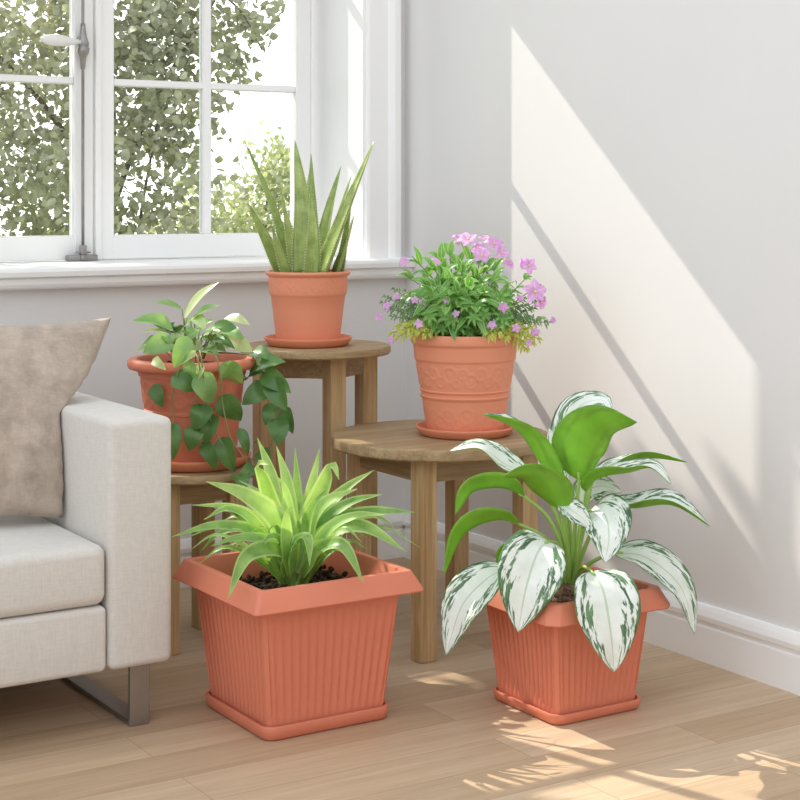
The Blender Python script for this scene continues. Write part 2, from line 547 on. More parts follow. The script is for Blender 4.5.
bmesh.ops.rotate(bm, verts=bm.verts, cent=(0, 0, 0), matrix=Matrix.Rotation(R(-90), 3, 'Y'))
bmesh.ops.rotate(bm, verts=bm.verts, cent=(0, 0, 0), matrix=Matrix.Rotation(R(10), 3, 'Z'))
bmesh.ops.translate(bm, verts=bm.verts, vec=(RX - 0.012, RY - 0.012, 1.475))
obj('lever_handle', bm, M_porc, rod)
bm = bmesh.new()
box(bm, (RX - 0.046, RY - 0.012, 0.870), (RX + 0.040, RY + 0.014, 0.887), 0.003, 2)
box(bm, (RX - 0.012, RY - 0.018, 0.872), (RX + 0.004, RY - 0.010, 0.886), 0.002, 1)
box(bm, (RX - 0.009, RY - 0.008, 0.886), (RX + 0.009, RY + 0.008, 0.914), 0.003, 2)
box(bm, (RX - 0.022, RY - 0.004, 0.892), (RX + 0.022, RY + 0.004, 0.896), 0.001, 1)
obj('bolt_keeper', bm, M_chrome, win)

# ------------------------------------------------------------------ sofa and pillow
def rbox(lo, hi, bev, seg=4, puff=0.0, cuts=0):
    bm = bmesh.new(); box(bm, lo, hi, bev, seg)
    if cuts:
        bmesh.ops.subdivide_edges(bm, edges=[e for e in bm.edges if e.calc_length() > 0.08], cuts=cuts, use_grid_fill=True)
    if puff:
        cx, cy = (lo[0] + hi[0]) / 2, (lo[1] + hi[1]) / 2
        for v in bm.verts:
            if v.co.z > (lo[2] + hi[2]) / 2:
                a = (v.co.x - cx) / (hi[0] - lo[0]) * 2; b_ = (v.co.y - cy) / (hi[1] - lo[1]) * 2
                v.co.z += puff * (1 - a * a) * (1 - b_ * b_)
    return bm
SX1, SXA, SY0, SY1 = -1.209, -1.344, -1.045, -0.12
SXL = -2.95
sofa = empty('sofa', ((SX1 + SXL) / 2, (SY0 + SY1) / 2, 0), 'light linen sofa with a square arm and steel sled leg under the window', 'sofa')
obj('armrest', rbox((SXA, SY0, 0.124), (SX1, SY1, 0.612), 0.016, 5), M_linen, sofa, autosmooth=60)
obj('armrest', rbox((SXL, SY0, 0.124), (SXL + 0.13, SY1, 0.612), 0.020, 5), M_linen, sofa, autosmooth=60)
obj('seat_base', rbox((SXL + 0.132, SY0 + 0.004, 0.124), (SXA - 0.003, SY1, 0.252), 0.012, 4), M_linen, sofa, autosmooth=60)
xm = (SXL + 0.13 + SXA) / 2
obj('seat_cushion', rbox((xm + 0.002, SY0 + 0.002, 0.254), (SXA - 0.003, SY1 - 0.18, 0.372), 0.022, 5, 0.012, 3), M_linen, sofa, autosmooth=60)
obj('seat_cushion', rbox((SXL + 0.133, SY0 + 0.002, 0.254), (xm - 0.002, SY1 - 0.18, 0.372), 0.022, 5, 0.012, 3), M_linen, sofa, autosmooth=60)
obj('backrest', rbox((SXL + 0.132, SY1 - 0.178, 0.254), (SXA - 0.003, SY1, 0.655), 0.03, 5), M_linen, sofa, autosmooth=60)
def sled(x0, x1):
    bm = bmesh.new()
    y0, y1 = SY0 + 0.03, SY1 - 0.03
    box(bm, (x0, y0, 0.0), (x1, y0 + 0.010, 0.124), 0.0015, 1)
    box(bm, (x0, y1 - 0.010, 0.0), (x1, y1, 0.124), 0.0015, 1)
    box(bm, (x0, y0 + 0.010, 0.0), (x1, y1 - 0.010, 0.010), 0.0015, 1)
    obj('leg', bm, M_steel, sofa, smooth=False)
sled(-1.289, -1.247)
sled(SXL + 0.045, SXL + 0.087)

def pillow():
    br = Vector((-1.352, -0.815, 0.385)); tr = Vector((-1.180, -0.655, 0.784))
    e2 = Vector((-0.455, 0.03, 0.015))
    bl = br + e2; tl = tr + e2
    nrm = (br - bl).cross(tr - br).normalized()
    n = 40
    bm = bmesh.new()
    uvl = bm.loops.layers.uv.verify()
    grids = []
    for side in (1, -1):
        g = []
        for j in range(n + 1):
            row = []
            for i in range(n + 1):
                u = -1 + 2 * i / n; v = -1 + 2 * j / n
                # edges bow inward between the corners
                uu = u * (1 - 0.085 * (1 - v * v)); vv = v * (1 - 0.085 * (1 - u * u))
                p = (bl * (1 - uu) * (1 - vv) + br * (1 + uu) * (1 - vv) + tl * (1 - uu) * (1 + vv) + tr * (1 + uu) * (1 + vv)) * 0.25
                t = 0.078 * (max(0, (1 - u ** 2)) * max(0, (1 - v ** 2))) ** 0.42
                w = mnoise.noise(Vector((p.x * 9, p.z * 9, side))) * 0.006 + mnoise.noise(Vector((p.x * 24 + p.z * 9, p.z * 16, side * 3))) * 0.0035
                edge = min(1, 4 * (1 - max(abs(u), abs(v))))
                p = p + nrm * side * (t + w * edge)
                xmax = -1.349 if p.z < 0.60 else (-1.349 + (p.z - 0.60) * 1.25)   # squeezed against the arm, the corner flops over it
                if p.x > xmax: p.x = xmax
                if p.z < 0.388 and p.y > SY0: p.z = 0.388 - (0.388 - p.z) * 0.1
                row.append(bm.verts.new(p))
            g.append(row)
        for j in range(n):
            for i in range(n):
                f = (g[j][i], g[j][i + 1], g[j + 1][i + 1], g[j + 1][i])
                bm.faces.new(f if side > 0 else f[::-1])
        grids.append(g)
    bmesh.ops.remove_doubles(bm, verts=bm.verts, dist=0.0006)
    bmesh.ops.recalc_face_normals(bm, faces=bm.faces)
    o = obj('throw_pillow', bm, M_velvet, origin=(br + bl) / 2)
    tag(o, 'mottled greige square throw pillow leaning in the corner of the sofa', 'pillow')
pillow()

# ------------------------------------------------------------------ oak stools
def stool(center, ztop, rad, th, feet, label, apron=0.055, leg=0.044):
    c = Vector((center.x, center.y, 0))
    st = empty('stool', c, label, 'stool', 'round oak stools')
    bm = bmesh.new()
    lathe(bm, [(0, -th), (rad - 0.004, -th), (rad, -th + 0.004), (rad, -0.004), (rad - 0.003, 0), (0, 0)], (c.x, c.y, ztop), 96)
    obj('top', bm, M_oak_x, st, autosmooth=40)
    h = leg / 2
    for f in feet:
        obj('leg', boxbm((f.x - h, f.y - h, 0), (f.x + h, f.y + h, ztop - th), 0.0025, 2), M_oak_z, st, smooth=False)
    n = len(feet)
    for i in range(n):
        a, b_ = feet[i], feet[(i + 1) % n]
        d = (b_ - a); L = d.length; d.normalize(); s = Vector((-d.y, d.x, 0)) * 0.009
        z1 = ztop - th; z0 = z1 - apron
        e = leg * 0.5
        p, q = a + d * e, b_ - d * e
        bm = bmesh.new()
        vs = [bm.verts.new((r.x, r.y, z)) for z in (z0, z1) for r in (p - s, q - s, q + s, p + s)]
        for idx in ((0, 1, 2, 3), (7, 6, 5, 4), (0, 4, 5, 1), (1, 5, 6, 2), (2, 6, 7, 3), (3, 7, 4, 0)):
            bm.faces.new([vs[k] for k in idx])
        bmesh.ops.recalc_face_normals(bm, faces=bm.faces)
        obj('apron', bm, M_oak_x if abs(d.x) > abs(d.y) else M_oak_y, st, smooth=False)
    return st
def square(c, s):
    h = s / 2
    return [Vector((c.x - h, c.y - h, 0)), Vector((c.x + h, c.y - h, 0)), Vector((c.x + h, c.y + h, 0)), Vector((c.x - h, c.y + h, 0))]

MED = cam2w(0.098, 3.887, 0); Z_MED = 0.483
LOW = cam2w(-0.5065, 3.862, 0); Z_LOW = 0.415
TALL = cam2w(-0.213, 4.127, 0); Z_TALL = 0.673
stool(MED, Z_MED, 0.262, 0.026, square(MED, 0.285), 'medium oak stool with a round top under the flowering pot, nearest the right wall')
stool(LOW, Z_LOW, 0.178, 0.020, square(LOW, 0.17), 'lowest oak stool half hidden behind the sofa arm, carrying the trailing plant')
tf = [cam2w(-0.163, 4.04, 0), cam2w(-0.083 * 1.05, 3.986 * 1.05, 0)]
tf2 = [cam2w((274 - 400) / F_PX * 4.24, 4.24, 0), TALL * 2 - tf[1]]
stool(TALL, Z_TALL, 0.190, 0.020, [tf[0], tf[1], tf2[0], tf2[1]], 'tallest oak stool at the back under the window, carrying the aloe')

# ------------------------------------------------------------------ pots
def smooth_prof(pr, n=3):
    out = []
    for a, b_ in zip(pr[:-1], pr[1:]):
        for k in range(n): out.append((a[0] + (b_[0] - a[0]) * k / n, a[1] + (b_[1] - a[1]) * k / n))
    out.append(pr[-1]); return out

def saucer(c, r, label, h=0.022):
    bm = bmesh.new()
    lathe(bm, [(0, 0), (r * 0.84, 0), (r * 0.90, 0.003), (r * 0.985, h * 0.75), (r, h * 0.9), (r * 0.995, h), (r * 0.965, h), (r * 0.945, h * 0.86), (r * 0.87, 0.006), (0, 0.006)], c, 96)
    o = obj('plant_saucer', bm, M_terra2, origin=c, autosmooth=50)
    tag(o, label, 'saucer', 'round plant saucers')

def soil_disc(bm, c, r, z, seedv, lumps=120, sq=False, rim=0.0):
    rng = random.Random(seedv)
    n = 40
    gv = {}
    for i in range(n + 1):
        for j in range(n + 1):
            u = -1 + 2 * i / n; v = -1 + 2 * j / n
            if not sq:
                d = math.sqrt(max(0.0001, 1 - 0.5 * v * v)), math.sqrt(max(0.0001, 1 - 0.5 * u * u))
                x, y = u * d[0] * r, v * d[1] * r
            else: x, y = u * r, v * r
            zz = z + 0.006 * mnoise.noise(Vector((x * 45, y * 45, seedv))) + 0.004 * mnoise.noise(Vector((x * 120, y * 120, seedv))) + rim * (1 - max(abs(u), abs(v)))
            gv[i, j] = bm.verts.new((c.x + x, c.y + y, zz))
    for i in range(n):
        for j in range(n):
            bm.faces.new((gv[i, j], gv[i + 1, j], gv[i + 1, j + 1], gv[i, j + 1]))
    for k in range(lumps):
        a = rng.uniform(0, 6.283); rr = r * math.sqrt(rng.random()) * (0.93 if not sq else 0.93)
        if sq: x, y = rng.uniform(-r, r) * 0.93, rng.uniform(-r, r) * 0.93
        else: x, y = rr * math.cos(a), rr * math.sin(a)
        s = rng.uniform(0.003, 0.0075)
        m = Matrix.Translation((c.x + x, c.y + y, z + rim * 0.5 + s * 0.4)) @ Matrix.Rotation(rng.uniform(0, 6), 4, Vector((rng.random(), rng.random(), rng.random() + .1)).normalized()) @ Matrix.Diagonal((s * rng.uniform(.7, 1.6), s, s * rng.uniform(.6, 1), 1))
        bmesh.ops.create_icosphere(bm, subdivisions=1, radius=1.0, matrix=m)

def curls(t, z, z0, z1, nrep, amp):
    """raised garland ornament moulded around a pot"""
    if z < z0 or z > z1: return 0.0
    y = (z - z0) / (z1 - z0)
    x = (t / (2 * math.pi) * nrep) % 1.0
    w = 0.0
    for (cx, cy, rr) in ((0.10, 0.62, 0.24), (0.27, 0.30, 0.20), (0.47, 0.60, 0.30), (0.60, 0.25, 0.14), (0.74, 0.64, 0.20), (0.90, 0.36, 0.26)):
        d = math.hypot((x - cx) * 2.2, y - cy)
        w = max(w, math.exp(-((d - rr) / 0.07) ** 2))
        w = max(w, 0.7 * math.exp(-(d / 0.09) ** 2), 0.8 * math.exp(-((y - 0.5 - 0.3 * math.sin(x * 12.57)) / 0.06) ** 2))
    return amp * w

# aloe pot on the tall stool
A_C = cam2w(-0.2326, 4.127, Z_TALL)
saucer(A_C, 0.112, 'round terracotta saucer under the aloe pot on the tallest stool')
aloe = empty('potted_aloe', A_C + Vector((0, 0, 0.006)), 'spiky green aloe in a small terracotta pot on the tallest stool', 'potted plant')
zb = Z_TALL + 0.006
pr = smooth_prof([(0.0, 0), (0.076, 0), (0.080, 0.002), (0.0935, 0.118)], 3) + [(0.0955, 0.121), (0.0970, 0.124)]
pr += [(0.0975 + 0.0025 * k / 14, 0.126 + 0.042 * k / 14) for k in range(15)]
pr += [(0.1015, 0.170), (0.1060, 0.173), (0.1075, 0.176), (0.1075, 0.180), (0.1055, 0.182), (0.1010, 0.182), (0.0985, 0.176), (0.092, 0.120), (0.088, 0.12)]
bm = bmesh.new(); lathe(bm, pr, (A_C.x, A_C.y, zb), 256, lambda t, z, r: curls(t + 0.3, z, 0.128, 0.167, 11, 0.0012) if r > 0.096 and r < 0.1012 else 0)
pot = obj('pot', bm, M_terra2, aloe, autosmooth=50)
bm = bmesh.new(); soil_disc(bm, A_C, 0.0925, zb + 0.150, 3, 60); obj('soil', bm, M_soil, aloe)

# flowering pot on the medium stool
F_C = cam2w(0.155, 3.887, Z_MED)
saucer(F_C, 0.118, 'round terracotta saucer under the flowering pot on the medium stool')
flow = empty('potted_flowers', F_C + Vector((0, 0, 0.006)), 'mixed plant with pink flowers in a large embossed terracotta pot on the medium stool', 'potted plant')
zb = Z_MED + 0.006
def lerp_prof(r0, z0, r1, z1, n): return [(r0 + (r1 - r0) * k / n, z0 + (z1 - z0) * k / n) for k in range(n + 1)]
pr = [(0.0, 0), (0.086, 0), (0.089, 0.002)] + lerp_prof(0.0895, 0.004, 0.1035, 0.083, 24) + [(0.1065, 0.085), (0.1072, 0.089), (0.1045, 0.091), (0.1050, 0.098), (0.1080, 0.100), (0.1085, 0.103), (0.1062, 0.105)]
pr += lerp_prof(0.1065, 0.107, 0.1180, 0.172, 40) + [(0.1205, 0.174), (0.1210, 0.178), (0.1235, 0.206), (0.1242, 0.210), (0.1275, 0.212), (0.1290, 0.216), (0.1290, 0.232), (0.1275, 0.236), (0.1240, 0.237), (0.1205, 0.235), (0.118, 0.205), (0.116, 0.18), (0.112, 0.17)]
def fdisp(t, z, r):
    a = curls(t * 1.0 + 0.9, z, 0.110, 0.168, 6, 0.0013)
    b_ = curls(t + 0.2, z, 0.012, 0.07, 5, 0.0010)
    return (a + b_) if z < 0.172 and r < 0.1181 and r > 0.088 else 0
bm = bmesh.new(); lathe(bm, pr, (F_C.x, F_C.y, zb), 320, fdisp)
obj('pot', bm, M_terra2, flow, autosmooth=50)
bm = bmesh.new(); soil_disc(bm, F_C, 0.117, zb + 0.205, 5, 60); obj('soil', bm, M_soil, flow)

# trailing plant pot on the low stool
P_C = cam2w(-0.4915, 3.862, Z_LOW)
saucer(P_C, 0.140, 'round terracotta saucer under the trailing plant pot behind the sofa arm', 0.026)
poth = empty('potted_pothos', P_C + Vector((0, 0, 0.006)), 'trailing heart-leaved plant in a wide-rimmed terracotta pot behind the sofa arm', 'potted plant')
zb = Z_LOW + 0.006
pr = [(0.0, 0), (0.100, 0), (0.103, 0.002)] + lerp_prof(0.1035, 0.006, 0.1125, 0.120, 24) + [(0.1155, 0.122), (0.1158, 0.128), (0.1135, 0.130)] + lerp_prof(0.1137, 0.132, 0.1215, 0.205, 30)
pr += [(0.126, 0.207), (0.127, 0.211), (0.128, 0.222), (0.142, 0.222), (0.149, 0.224), (0.1525, 0.231), (0.1525, 0.240), (0.149, 0.246), (0.140, 0.248), (0.130, 0.247), (0.1255, 0.240), (0.122, 0.20)]
bm = bmesh.new(); lathe(bm, pr, (P_C.x, P_C.y, zb), 256, lambda t, z, r: curls(t + 0.45, z, 0.134, 0.203, 6, 0.0018) if 0.113 < r < 0.122 and z > 0.131 else 0)
obj('pot', bm, M_terra, poth, autosmooth=50)
bm = bmesh.new(); soil_disc(bm, P_C, 0.1225, zb + 0.222, 7, 80); obj('soil', bm, M_soil, poth)

# square fluted planters on the floor
def sq_loop(half, ch, n, flute=0.0, ribs=15):
    """outline of a square with cut corners; per face n points; flute gives the rib depth"""
    pts = []
    dirs = [(Vector((1, 0)), Vector((0, 1))), (Vector((0, 1)), Vector((-1, 0))), (Vector((-1, 0)), Vector((0, -1))), (Vector((0, -1)), Vector((1, 0)))]
    for nv, tv in dirs:
        L = half - ch
        for k in range(n + 1):
            s = -L + 2 * L * k / n
            x = (k / n) * ribs
            d = flute * (0.5 + 0.5 * math.cos(2 * math.pi * x))
            if k in (0, n): d *= 0
            p = nv * (half - d) + tv * s
            pts.append(p)
    return pts
def planter(c, base, bot, top, rim, z_b, z_lip, z_top, over, m, root, ribs=15, ch=0.006):
    """tapered body with ribs, flared rim; sizes are half widths"""
    bm = bmesh.new()
    n = 16 * ribs // 2
    levels = []
    levels.append((bot, z_b, 0.0, 0.007)); levels.append((bot + 0.001, z_b + 0.012, 0.0, 0.007))
    nz = 14
    for k in range(nz + 1):
        t = k / nz
        z = z_b + 0.016 + (z_lip - z_b - 0.022) * t
        hw = bot + (top - bot) * (z - z_b) / (z_lip - z_b)
        fl = 0.0040 * min(1, 6 * t) * (1.0 if t < 0.55 else max(0.0, 1 - ((t - 0.55) / 0.42)) ** 0.7)
        levels.append((hw, z, fl, 0.007))
    levels.append((top, z_lip - 0.002, 0, 0.007))
    levels.append((top + 0.002, z_lip, 0, ch))
    levels.append((over - 0.002, z_lip - 0.003, 0, ch)); levels.append((over, z_lip, 0, ch))
    levels.append((rim + 0.002, z_top - 0.002, 0, ch)); levels.append((rim, z_top, 0, ch))
    levels.append((rim - 0.012, z_top, 0, ch)); levels.append((rim - 0.014, z_top - 0.003, 0, ch))
    levels.append((top - 0.008, z_lip - 0.01, 0, 0.004)); levels.append((top - 0.02, z_lip - 0.06, 0, 0.004))
    loops = []
    for (hw, z, fl, cc) in levels:
        loops.append([bm.verts.new((c.x + p.x, c.y + p.y, z)) for p in sq_loop(hw, cc, n, fl, ribs)])
    cnt = len(loops[0])
    for a, b_ in zip(loops[:-1], loops[1:]):
        for k in range(cnt):
            bm.faces.new((a[k], a[(k + 1) % cnt], b_[(k + 1) % cnt], b_[k]))
    bm.faces.new(loops[0][::-1]); bm.faces.new(loops[-1])
    bmesh.ops.recalc_face_normals(bm, faces=bm.faces)
    return obj('planter_box', bm, m, root, autosmooth=50)
def sq_saucer(c, half, h, m, label):
    bm = bmesh.new()
    def rl(hw, rad):
        pts = []
        for q in range(4):
            cx, cy = [(1, 1), (-1, 1), (-1, -1), (1, -1)][q]
            for k in range(7):
                a = math.pi / 2 * q + math.pi / 2 * k / 6
                pts.append((cx * (hw - rad) + rad * math.cos(a), cy * (hw - rad) + rad * math.sin(a)))
        return pts
    lv = [(half - 0.010, 0.0, 0.02), (half - 0.004, 0.004, 0.025), (half, h, 0.028), (half - 0.001, h + 0.002, 0.028), (half - 0.006, h + 0.002, 0.025), (half - 0.009, 0.007, 0.02)]
    loops = [[bm.verts.new((c.x + x, c.y + y, z)) for x, y in rl(hw, rd)] for hw, z, rd in lv]
    n = len(loops[0])
    for a, b_ in zip(loops[:-1], loops[1:]):
        for k in range(n): bm.faces.new((a[k], a[(k + 1) % n], b_[(k + 1) % n], b_[k]))
    bm.faces.new(loops[0][::-1]); bm.faces.new(loops[-1])
    bmesh.ops.recalc_face_normals(bm, faces=bm.faces)
    o = obj('square_saucer', bm, m, origin=(c.x, c.y, 0), autosmooth=50)
    tag(o, label, 'saucer', 'square planter saucers')
S_C = cam2w(-0.2117, 3.324, 0)
sq_saucer(S_C, 0.145, 0.026, M_terra, 'square terracotta saucer under the left planter, beside the sofa leg')
spid = empty('potted_spider_plant', S_C + Vector((0, 0, 0.007)), 'bright green strap-leaved plant in the larger square ribbed planter beside the sofa', 'potted plant')
planter(S_C, 0, 0.130, 0.156, 0.171, 0.007, 0.262, 0.300, 0.191, M_terra, spid, 15)
bm = bmesh.new(); soil_disc(bm, S_C, 0.148, 0.243, 11, 260, True, 0.02); obj('soil', bm, M_soil, spid)
G_C = cam2w(0.3437, 3.378, 0)
sq_saucer(G_C, 0.117, 0.020, M_terra, 'square terracotta saucer under the right planter near the right wall')
agla = empty('potted_aglaonema', G_C + Vector((0, 0, 0.007)), 'silver and green variegated broad-leaved plant in the smaller square ribbed planter', 'potted plant')
planter(G_C, 0, 0.102, 0.123, 0.142, 0.007, 0.214, 0.250, 0.160, M_terra, agla, 14, 0.02)
bm = bmesh.new(); soil_disc(bm, G_C, 0.113, 0.230, 13, 260, True, 0.03); obj('soil', bm, M_soil2, agla)

# ------------------------------------------------------------------ plants
def N_leaf(px_T=None): return (TOCAM_H * 0.75 + UP * 0.65).normalized()
UPCAM = (TOCAM_H * 0.75 + UP * 0.65).normalized()
def pts_at(lst, dep, k=1.0, ox=0.0, oy=0.0):
    """(px,py,ddepth) list -> world points"""
    return [at(ox + p[0] * k, oy + p[1] * k, dep + p[2]) for p in lst]

# --- aloe
M_aloe, nt, b = newmat('aloe_skin')
uv = N(nt, 'ShaderNodeUVMap')
f1 = noise_tex(nt, mapping(nt, (40, 40, 40)), 1.0, 3)
base = ramp(nt, f1, [(0.3, lin(134, 156, 82)), (0.7, lin(176, 192, 118))])
mpu = N(nt, 'ShaderNodeMapping'); mpu.inputs['Scale'].default_value = (9, 1.2, 1)
nt.links.new(uv.outputs['UV'], mpu.inputs['Vector'])
st = noise_tex(nt, mpu.outputs['Vector'], 2.5, 4)
nt.links.new(mixc(nt, 0.7, base, ramp(nt, st, [(0.35, (0.68, 0.76, 0.66, 1)), (0.65, (1.2, 1.15, 1.05, 1))]), 'MULTIPLY'), b.inputs['Base Color'])
b.inputs['Roughness'].default_value = 0.42
M_tooth = plain('aloe_teeth', lin(214, 218, 170), 0.5)
def aloe_leaf(pts, hw, nrm, thick=0.5, seed=0, n=22):
    rng = random.Random(seed)
    bm = bmesh.new(); bt = bmesh.new()
    uvl = bm.loops.layers.uv.verify()
    path = crom(pts, n)
    L = sum((a - b_).length for a, b_ in zip(path[:-1], path[1:]))
    # crescent section: rounded back, hollow face
    sec = []
    m = 7
    for i in range(m + 1):
        a = -1 + 2 * i / m
        sec.append((a, 0.28 * a * a))                      # hollow face (towards nrm)
    for i in range(1, m):
        a = 1 - 2 * i / m
        sec.append((a, 0.28 * a * a - thick * (1 - a * a) ** 0.6))
    rings = []; edge = []
    for j, p in enumerate(path):
        v = j / n
        T = (path[min(j + 1, n)] - path[max(j - 1, 0)]).normalized()
        S = T.cross(nrm).normalized(); NN = S.cross(T).normalized()
        w = hw * (0.86 + 0.14 * min(1, v * 6)) * (1 - v) ** 0.82 + 0.0004
        rings.append([bm.verts.new(p + S * (a * w) + NN * (h * w)) for a, h in sec])
        edge.append((p, S, NN, T, w))
    k = len(sec)
    for j in range(n):
        for i in range(k):
            f = bm.faces.new((rings[j][i], rings[j][(i + 1) % k], rings[j + 1][(i + 1) % k], rings[j + 1][i]))
            for lp, (ii, jj) in zip(f.loops, ((i, j), (i + 1, j), (i + 1, j + 1), (i, j + 1))): lp[uvl].uv = (ii / k, jj / n)
    bm.faces.new(rings[0]); bm.faces.new(rings[-1][::-1])
    bmesh.ops.recalc_face_normals(bm, faces=bm.faces)
    nt_ = int(L / 0.0075)
    for s in (-1, 1):
        for q in range(1, nt_):
            v = q / nt_ * 0.93
            p, S, NN, T, w = edge[min(n, int(v * n))]
            p2 = edge[min(n, int(v * n) + 1)]
            fr = v * n - int(v * n)
            c = p.lerp(p2[0], fr) + S * s * (w + (p2[4] - w) * fr) + NN * 0.28 * w
            h = 0.0052 * (1 - 0.6 * v)
            t1 = bt.verts.new(c - T * 0.0019 + NN * 0.0007); t2 = bt.verts.new(c + T * 0.0019 + NN * 0.0007); t3 = bt.verts.new(c - NN * 0.001)
            tip = bt.verts.new(c + S * s * h + T * 0.0018)
            for tri in ((t1, t2, tip), (t2, t3, tip), (t3, t1, tip), (t1, t3, t2)): bt.faces.new(tri)
    o = obj('leaf', bm, M_aloe, aloe)
    obj('leaf_teeth', bt, M_tooth, o, smooth=False)
AD = 4.127
W = AD / F_PX
AL = [  # points (px,py,ddepth), half width px, facing
    ([(283, 274, -.03), (264, 236, -.06), (247, 201, -.09)], 7.5, (0.5, 0.9)),
    ([(291, 274, 0.01), (272, 206, 0.0), (244, 140, -.03)], 6.5, (0.9, 0.7)),
    ([(295, 272, -.045), (288, 230, -.06), (281, 189, -.07)], 4.5, (0.3, 0.9)),
    ([(306, 274, -.05), (303, 205, -.055), (295, 140, -.03)], 11.5, (-0.15, 1.0)),
    ([(303, 270, 0.04), (307, 215, 0.07), (310.5, 166, 0.09)], 7.5, (-0.5, 0.8)),
    ([(313, 272, 0.0), (312.5, 215, 0.0), (311.5, 184, 0.0), (311, 153, 0.01)], 6.5, (0.1, 1.0)),
    ([(318, 272, 0.03), (328, 215, 0.06), (341, 166, 0.08)], 8.5, (-0.6, 0.8)),
    ([(324, 274, -.01), (338, 222, -.01), (351.5, 175, 0.0)], 6.5, (-0.8, 0.6)),
    ([(320, 275, -.06), (344, 214, -.08), (374.5, 140, -.08)], 10, (-0.9, 0.5)),
    ([(335, 274, -.02), (345, 245, -.04), (354.5, 214, -.05)], 6.5, (-1.0, 0.3)),
    ([(311, 275, -.065), (313, 235, -.07), (311, 186, -.065)], 7.0, (0.3, 1.0)),
    ([(340, 274, .0), (346, 235, .0), (352, 196, .0)], 5.0, (-0.6, 0.7)),
    ([(287, 275, -.055), (277, 246, -.075), (272, 226, -.09)], 5.0, (0.4, 0.9)),
    ([(299, 274, 0.05), (293, 240, 0.09), (286, 212, 0.11)], 6.0, (0.4, 0.8)),
]
for i, (pp, w, fc) in enumerate(AL):
    nr = (RIGHT_H * fc[0] + TOCAM_H * fc[1]).normalized()
    aloe_leaf(pts_at(pp, AD), w * W * 1.22, nr, 0.55, i)

# --- strap-leaved plant
M_strap = leafmat('strap_leaf', lin(100, 146, 66), lin(156, 194, 108), 0.33, 0.4, False, lin(176, 208, 130))
M_strap2 = leafmat('young_strap_leaf', lin(140, 182, 92), lin(182, 212, 130), 0.38, 0.4, False, lin(202, 222, 152))
K, OX, OY = 1 / 3.2, 170, 430
SD = 3.324
ST = [
    ([(385, 455, .02), (350, 300, .05), (325, 150, .08), (280, 25, .11)], 28, 1),
    ([(390, 455, .03), (385, 300, .05), (375, 170, .07), (340, 50, .10)], 26, 1),
    ([(375, 455, 0), (345, 300, .02), (305, 170, .0), (283, 108, -.02), (322, 112, -.06)], 29, 1),
    ([(400, 455, .04), (408, 320, .07), (407, 200, .10), (400, 55, .13)], 19, 0),
    ([(408, 455, .04), (428, 320, .07), (450, 200, .10), (478, 62, .13)], 24, 1),
    ([(415, 455, .01), (440, 310, .02), (490, 180, .02), (520, 112, .0), (541, 160, -.04)], 32, 1),
    ([(425, 455, .01), (470, 290, .02), (560, 190, .03), (655, 127, .04)], 26, 1),
    ([(430, 455, .0), (490, 300, .0), (575, 232, .0), (680, 205, .0)], 24, 0),
    ([(375, 455, -.03), (345, 300, -.05), (240, 210, -.08), (115, 165, -.12)], 37, 1),
    ([(365, 455, .05), (310, 240, .10), (270, 190, .13), (222, 162, .15)], 17, 0),
    ([(360, 455, .02), (285, 300, .03), (200, 248, .02), (65, 240, .0)], 17, 1),
    ([(360, 455, .0), (270, 295, .0), (185, 250, .0), (108, 288, .0)], 19, 1),
    ([(360, 455, -.02), (290, 335, -.05), (150, 305, -.10), (5, 342, -.16)], 19, 0),
    ([(355, 455, -.03), (260, 325, -.06), (150, 310, -.10), (60, 342, -.14)], 13, 1),
    ([(355, 455, .0), (255, 325, .0), (160, 330, .0), (100, 388, .0)], 15, 0),
    ([(365, 455, -.04), (310, 358, -.07), (220, 345, -.09), (130, 372, -.12)], 18, 0),
    ([(370, 460, -.05), (345, 385, -.10), (245, 405, -.19), (185, 540, -.24)], 28, 0),
    ([(375, 460, -.05), (350, 355, -.09), (315, 345, -.12), (285, 385, -.14)], 18, 0),
    ([(385, 460, -.06), (372, 350, -.10), (375, 265, -.11), (398, 246, -.12)], 23, 1),
    ([(392, 460, -.06), (395, 370, -.12), (440, 345, -.17), (447, 435, -.20)], 26, 0),
    ([(425, 460, -.05), (480, 382, -.10), (555, 372, -.15), (620, 490, -.19)], 25, 0),
    ([(425, 455, -.02), (505, 330, -.04), (620, 310, -.06), (755, 388, -.08)], 28, 0),
    ([(425, 455, .0), (510, 310, .0), (640, 262, .0), (785, 263, .01)], 25, 0),
    ([(430, 455, .0), (530, 310, .02), (650, 275, .03), (730, 320, .02)], 14, 1),
    ([(430, 455, .03), (560, 325, .05), (680, 310, .06), (800, 376, .08)], 5, 0),
    ([(415, 455, -.02), (445, 300, -.03), (500, 230, -.04), (600, 188, -.06)], 29, 1),
    ([(425, 455, -.03), (500, 325, -.05), (590, 275, -.07), (692, 270, -.10)], 19, 1),
    ([(400, 458, -.05), (425, 330, -.06), (450, 250, -.07), (500, 190, -.08)], 20, 0),
    ([(395, 458, -.03), (385, 330, -.03), (372, 200, -.03), (345, 150, -.03)], 24, 1),
]
rng = random.Random(4)
bmA = bmesh.new(); bmB = bmesh.new()
for pp, w, young in ST:
    pw = pts_at(pp, SD, K, OX, OY)
    T = (pw[-1] - pw[0]).normalized()
    nb = (UPCAM + RIGHT_H * rng.uniform(-0.35, 0.35)).normalized()
    leaf(bmB if young else bmA, pw, w * K * SD / F_PX * 1.22, nb, nb, prof_strap, 0.22, 6, 18, 0.04, rng)
